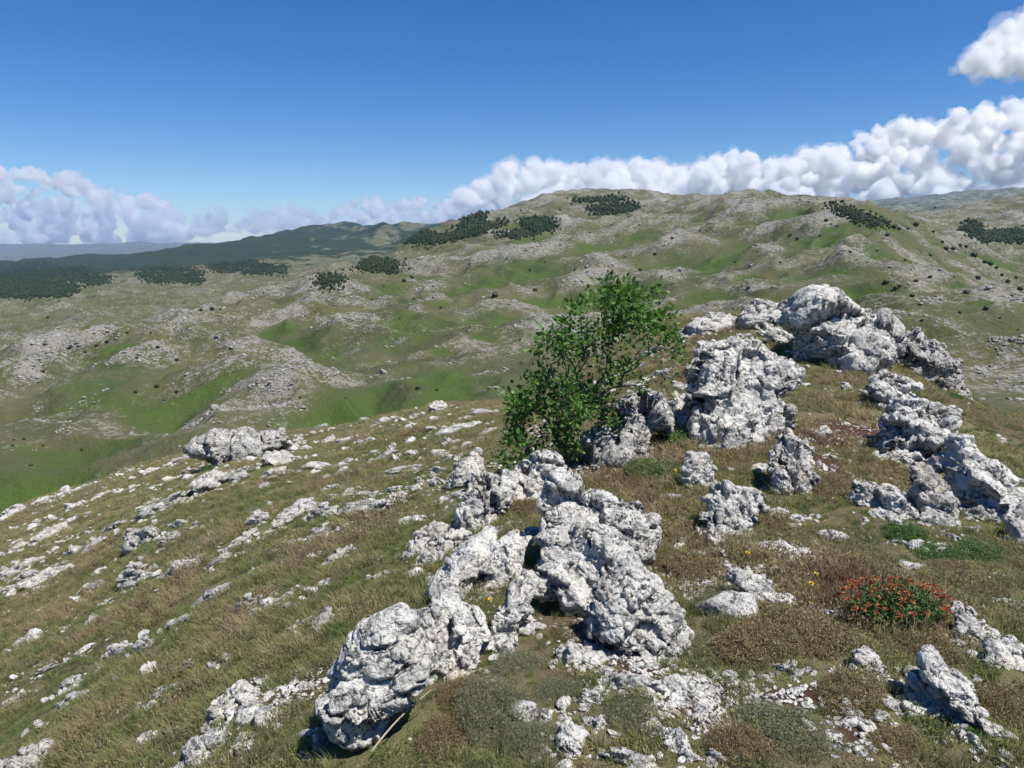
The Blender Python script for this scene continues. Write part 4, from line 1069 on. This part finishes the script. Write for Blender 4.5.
# the red-flowered plant
def flower_plant():
    r = np.random.default_rng(88)
    p = hit(893, 622); root = bpy.data.objects.new('flowering_plant', None); COL.objects.link(root); root.location = p
    tag(root, 'low dark green plant covered in small red-orange flowers at the lower right', 'flowering plant')
    m = p[1] / F; sx = 50 * m; sh = 50 * m
    V, F_, Dr = [], [], []
    n = 620; a = r.uniform(0, 2 * np.pi, n); d = np.sqrt(r.random(n))
    X = d * sx * np.cos(a); Yy = d * sx * .62 * np.sin(a); H = sh * (.30 + .55 * np.sqrt(1 - d ** 2)) * r.uniform(.6, 1.15, n) * (1 + .5 * perlin2(X / sx * 2.2, Yy / sx * 2.2, 8))
    P = []; D = []
    for k in range(9):
        t = .15 + .8 * k / 8
        P.append(np.stack([X * (.8 + .25 * t), Yy * (.8 + .25 * t), H * t], 1)); ang = r.uniform(0, 6.28, n); D.append(np.stack([np.cos(ang), np.sin(ang), .7 + 0 * ang], 1))
    P = np.concatenate(P); D = np.concatenate(D)
    V, Fc = leaves(P, D, r.uniform(.012, .024, len(P)), r, .35)
    link('foliage', mesh_np('foliage', V, Fc, True, [M_GREENHERB]), root)
    # flower heads: tight clusters of petals
    g = Geo(); nh = 110
    a = r.uniform(0, 2 * np.pi, nh); d = np.sqrt(r.random(nh)) * 1.25
    hx = d * sx * np.cos(a); hy = d * sx * .66 * np.sin(a); hz = sh * (.38 + .5 * np.sqrt(np.clip(1 - (d / 1.3) ** 2, 0, 1)) ) * r.uniform(.92, 1.12, nh)
    for i in range(nh):
        if hx[i] > .1 * sx and hy[i] < 0 and r.random() < .35: continue
        k = int(r.integers(9, 18)); q = r.normal(size=(k, 3)); q /= np.linalg.norm(q, axis=1)[:, None]
        q[:, 2] = np.abs(q[:, 2]) * .7
        V, Fc = leaves(np.array([hx[i], hy[i], hz[i]]) + q * .003, q, r.uniform(.008, .014, k), r, .7)
        g.add(V, Fc)
    fl = link('flowers', g.mesh('flowers', [M_REDFLOWER]), root); tag(fl, 'small red-orange flower heads', kind='stuff')
flower_plant()
# single yellow flowers
def yellow_mesh():
    r = np.random.default_rng(5); g = Geo()
    V, Fc = tube([(0, 0, 0), (.006, 0, .07), (.01, .004, .14)], [.0016, .0013, .001], 5); st = mesh_np('stem', V, Fc, True, [M_GREENHERB])
    k = 22; a = np.linspace(0, 2 * np.pi, k); q = np.stack([np.cos(a), np.sin(a), .35 + .2 * r.random(k)], 1)
    V, Fc = leaves(np.tile([[.01, .004, .14]], (k, 1)), q, np.full(k, .013), r, .6)
    return st, mesh_np('flower_head', V, Fc, True, [M_YELLOW])
YS, YH = yellow_mesh()
YL = [(673, 484, 'lone yellow flower in the grass left of the flat foot of the grooved boulder'), (807, 602, 'yellow flower on a stalk left of the red-flowered plant'), (812, 592, 'second yellow flower just above the one left of the red-flowered plant'), (744, 570, 'yellow flower in green grass above the low broken rock'), (488, 618, 'tiny yellow flower in the grass of the gap below the twin-humped rock')]
for (px, py, lb) in YL:
    p = hit(px, py + 8)
    root = bpy.data.objects.new('yellow_flower', None); COL.objects.link(root); root.location = p
    s = .6 + .12 * p[1]; root.scale = (s, s, s)
    tag(root, lb, 'flower')
    link('stem', YS, root); link('flower_head', YH, root)
# dead stick
a, b, c = hit(372, 764), hit(398, 740), hit(432, 718)
for q, dz in ((a, .05), (b, .10), (c, .12)): q[2] += dz
t = np.linspace(0, 1, 9)[:, None]; path = (1 - t) ** 2 * a + 2 * t * (1 - t) * b + t ** 2 * c
V, Fc = tube(path, np.linspace(.0042, .0016, 9), 7)
o = link('dead_stick', mesh_np('dead_stick', V - a, Fc, True, [M_DEAD]), loc=a)
tag(o, 'bleached dead stick leaning over the grass right of the near boulder', 'stick')
log('plants')

# ------------------------------------------------------------------ clouds: heaped masses of vapour beyond the hills
def cloud_mat(name, dens):
    mt = bpy.data.materials.new(name); mt.use_nodes = True; nt = mt.node_tree; nt.nodes.clear()
    pv = nt.nodes.new('ShaderNodeVolumePrincipled'); pv.inputs['Color'].default_value = (.995, .995, .998, 1); pv.inputs['Density'].default_value = dens; pv.inputs['Anisotropy'].default_value = .35
    ot = nt.nodes.new('ShaderNodeOutputMaterial'); nt.links.new(pv.outputs[0], ot.inputs['Volume'])
    return mt
M_CLOUD = cloud_mat('cloud_vapour', .0030); M_THIN = cloud_mat('thin_cloud_vapour', .0025); M_HALO = cloud_mat('torn_vapour', .0007)
CY = 45000.0
def cloud(name, label, env, base, n, seed, rmin=3.0, rmax=13.0, Y=CY, depth=5000, vox=90, mat=None):
    """env: outline of the tops (px, py), base row; heaps of puffs between"""
    r = np.random.default_rng(seed); env = np.array(env, float)
    x0, x1 = env[0, 0], env[-1, 0]; g = Geo(); V0, F0 = ico(3)
    for i in range(n):
        px = r.uniform(x0, x1); top = np.interp(px, env[:, 0], env[:, 1]); bs = base
        hgt = bs - top
        if hgt < 2: continue
        f = r.random() ** 1.15
        rad = (rmin + (rmax - rmin) * r.random() ** 1.1 * (.45 + .55 * f)) * min(1, hgt / 30 + .22)
        py = min(max(top + f * hgt, top + rad * .9), bs - rad * .35)
        yy = Y + r.normal(0, depth * .35) + (1 - f) * depth * .4
        u, s = ray(px, py); c = np.array([u * yy, yy, s * yy]); R = rad * yy / F
        W0 = V0 * np.array([1.2, 1.0, .85]) if py > bs - 8 else V0
        W = W0 * (1 + .20 * fbm3(W0 * 1.5 + i, 2, seed + i)[:, None] + .12 * (1 - 2 * np.abs(perlin3(W0 * 3.2 + i, seed)))[:, None] + .06 * (1 - 2 * np.abs(perlin3(W0 * 7.5 + i, seed + 2)))[:, None])
        W = c + W * R
        zb = row2slope(bs) * yy
        W[:, 2] = np.where(W[:, 2] < zb, zb + (W[:, 2] - zb) * .15, W[:, 2])
        g.add(W, F0)
    V = np.concatenate(g.V); org = V.mean(0)
    me = mesh_np(name + '_heap', V - org, np.concatenate(g.F), True, [mat or M_CLOUD])
    tmp = link(name, me); md = tmp.modifiers.new('skin', 'REMESH'); md.mode = 'VOXEL'; md.voxel_size = vox; md.use_smooth_shade = True
    dg = bpy.context.evaluated_depsgraph_get(); m2 = bpy.data.meshes.new_from_object(tmp.evaluated_get(dg), depsgraph=dg)
    bpy.data.objects.remove(tmp); bpy.data.meshes.remove(me)
    n = len(m2.vertices); co = np.empty(n * 3, np.float32); m2.vertices.foreach_get('co', co); co = co.reshape(-1, 3)
    no = np.empty(n * 3, np.float32); m2.vertices.foreach_get('normal', no); no = no.reshape(-1, 3)
    co = co + no * (230 * fbm3(co / 750.0, 5, seed, .62) * vox / 90)[:, None]
    m2.vertices.foreach_set('co', co.astype(np.float32).ravel()); m2.update()
    m2.materials.clear(); m2.materials.append(mat or M_CLOUD); me = m2
    if mat is not M_THIN:
        halo = me.copy(); halo.name = name + '_edge'; co2 = co + no * np.maximum(120 + 420 * fbm3(co / 900.0 + 7, 4, seed + 3, .6), 5)[:, None] * vox / 90
        halo.vertices.foreach_set('co', co2.astype(np.float32).ravel()); halo.materials.clear(); halo.materials.append(M_HALO)
        h = link('cloud_edge', halo, loc=org + [0, 0, EYE]); tag(h, 'thin torn edge of the cloud', kind='structure')
    o = link(name, me, loc=org + [0, 0, EYE]); tag(o, label, kind='structure')
    return o
cloud('cloud', 'long bank of white heaped clouds over the right half of the skyline', [(640,200),(660,165),(690,170),(705,162),(722,154),(740,149),(758,160),(780,163),(800,155),(820,149),(845,146),(862,134),(885,122),(910,119),(930,128),(945,124),(958,104),(975,101),(990,108),(1010,102),(1030,106),(1080,100),(1150,110)], 216, 640, 1, 2.8, 14)
cloud('cloud', 'bank of heaped clouds over the middle of the skyline', [(440,214),(455,196),(470,184),(490,180),(505,164),(525,157),(540,163),(560,165),(590,163),(615,164),(640,160),(665,166)], 222, 330, 2, 2.6, 11)
cloud('cloud', 'small low cumulus heaps left of the centre of the skyline', [(325,224),(335,210),(350,202),(362,197),(375,200),(390,206),(405,200),(420,198),(436,200),(450,204),(460,214)], 229, 130, 3, 2.0, 7, vox=60)
cloud('cloud', 'thin low cloud strip over the far hills', [(232,226),(250,216),(270,210),(285,205),(300,207),(315,212),(330,218)], 232, 110, 4, 1.8, 5, vox=60)
cloud('cloud', 'little cloud tuft above the left hills', [(190,226),(200,212),(210,205),(222,210),(228,222)], 234, 45, 5, 2.2, 6, vox=60)
cloud('cloud', 'greyish spread-out cloud bank at the left edge', [(-60,172),(0,166),(30,167),(50,173),(80,172),(100,182),(115,190),(130,196),(150,193),(165,202),(180,210),(190,224)], 243, 210, 6, 3, 11, mat=M_THIN)
cloud('cloud', 'white cloud cut by the upper right edge', [(952,72),(965,62),(980,48),(995,34),(1010,20),(1025,12),(1050,8),(1090,20),(1120,60)], 72, 80, 8, 3, 15, Y=33500)
log('clouds')

# ------------------------------------------------------------------ air
X1, Y0, Y1, ZB, ZT = 33500, -60, 31600, -900, 0
ZT = ZMAX + 40
v = [(sx, sy, sz) for sx in (-X1, X1) for sy in (Y0, Y1) for sz in (ZB, ZT)]
f = [(0, 1, 3, 2), (4, 6, 7, 5), (0, 4, 5, 1), (2, 3, 7, 6), (0, 2, 6, 4), (1, 5, 7, 3)]
hm = bpy.data.materials.new('air'); hm.use_nodes = True; nt = hm.node_tree; nt.nodes.clear()
pv = nt.nodes.new('ShaderNodeVolumePrincipled'); pv.inputs['Color'].default_value = (.34, .60, 1, 1); pv.inputs['Density'].default_value = 2.0e-5; pv.inputs['Anisotropy'].default_value = .0
ot = nt.nodes.new('ShaderNodeOutputMaterial'); nt.links.new(pv.outputs[0], ot.inputs['Volume'])
hz = link('haze', mesh_np('haze', v, f, False, [hm])); tag(hz, 'thin blue air haze', kind='stuff')

# ------------------------------------------------------------------ sky, sun, camera
EL, AZ = math.radians(63), math.radians(122)
w = bpy.data.worlds.new('World'); SC.world = w; w.use_nodes = True; nt = w.node_tree
sk = nt.nodes.new('ShaderNodeTexSky'); sk.sky_type = 'NISHITA'; sk.sun_disc = False; sk.sun_elevation = EL; sk.sun_rotation = AZ
sk.altitude = 2000; sk.air_density = 1.0; sk.dust_density = .1; sk.ozone_density = 4.0
hs = nt.nodes.new('ShaderNodeHueSaturation'); hs.inputs['Hue'].default_value = .508; hs.inputs['Saturation'].default_value = 1.32; hs.inputs['Value'].default_value = .97
nt.links.new(sk.outputs[0], hs.inputs['Color']); nt.links.new(hs.outputs[0], nt.nodes['Background'].inputs[0]); nt.nodes['Background'].inputs[1].default_value = .085
sl = bpy.data.lights.new('sun', 'SUN'); sl.energy = 5.0; sl.angle = math.radians(.5); sl.color = (1, .955, .88)
so = bpy.data.objects.new('sun', sl); COL.objects.link(so)
d = Vector((math.sin(AZ) * math.cos(EL), math.cos(AZ) * math.cos(EL), math.sin(EL)))
so.rotation_euler = (-d).to_track_quat('-Z', 'Y').to_euler()
cam = bpy.data.cameras.new('camera'); co = bpy.data.objects.new('camera', cam); COL.objects.link(co); SC.camera = co
cam.sensor_width = 36; cam.lens = F / 1024 * 36; cam.clip_start = .05; cam.clip_end = 200000
co.location = (0, 0, EYE); co.rotation_euler = (math.pi / 2 - PITCH, 0, 0)
vs = SC.view_settings; vs.view_transform = 'Standard'; vs.look = 'None'; vs.exposure = 0.50; vs.gamma = 1; vs.use_curve_mapping = False
SC.render.engine = 'CYCLES'
cy = SC.cycles; cy.use_denoising = True; cy.max_bounces = 10; cy.diffuse_bounces = 3; cy.glossy_bounces = 1; cy.transmission_bounces = 2; cy.volume_bounces = 8; cy.transparent_max_bounces = 14
cy.use_adaptive_sampling = True; cy.adaptive_threshold = .02
cy.caustics_reflective = False; cy.caustics_refractive = False
log('done')
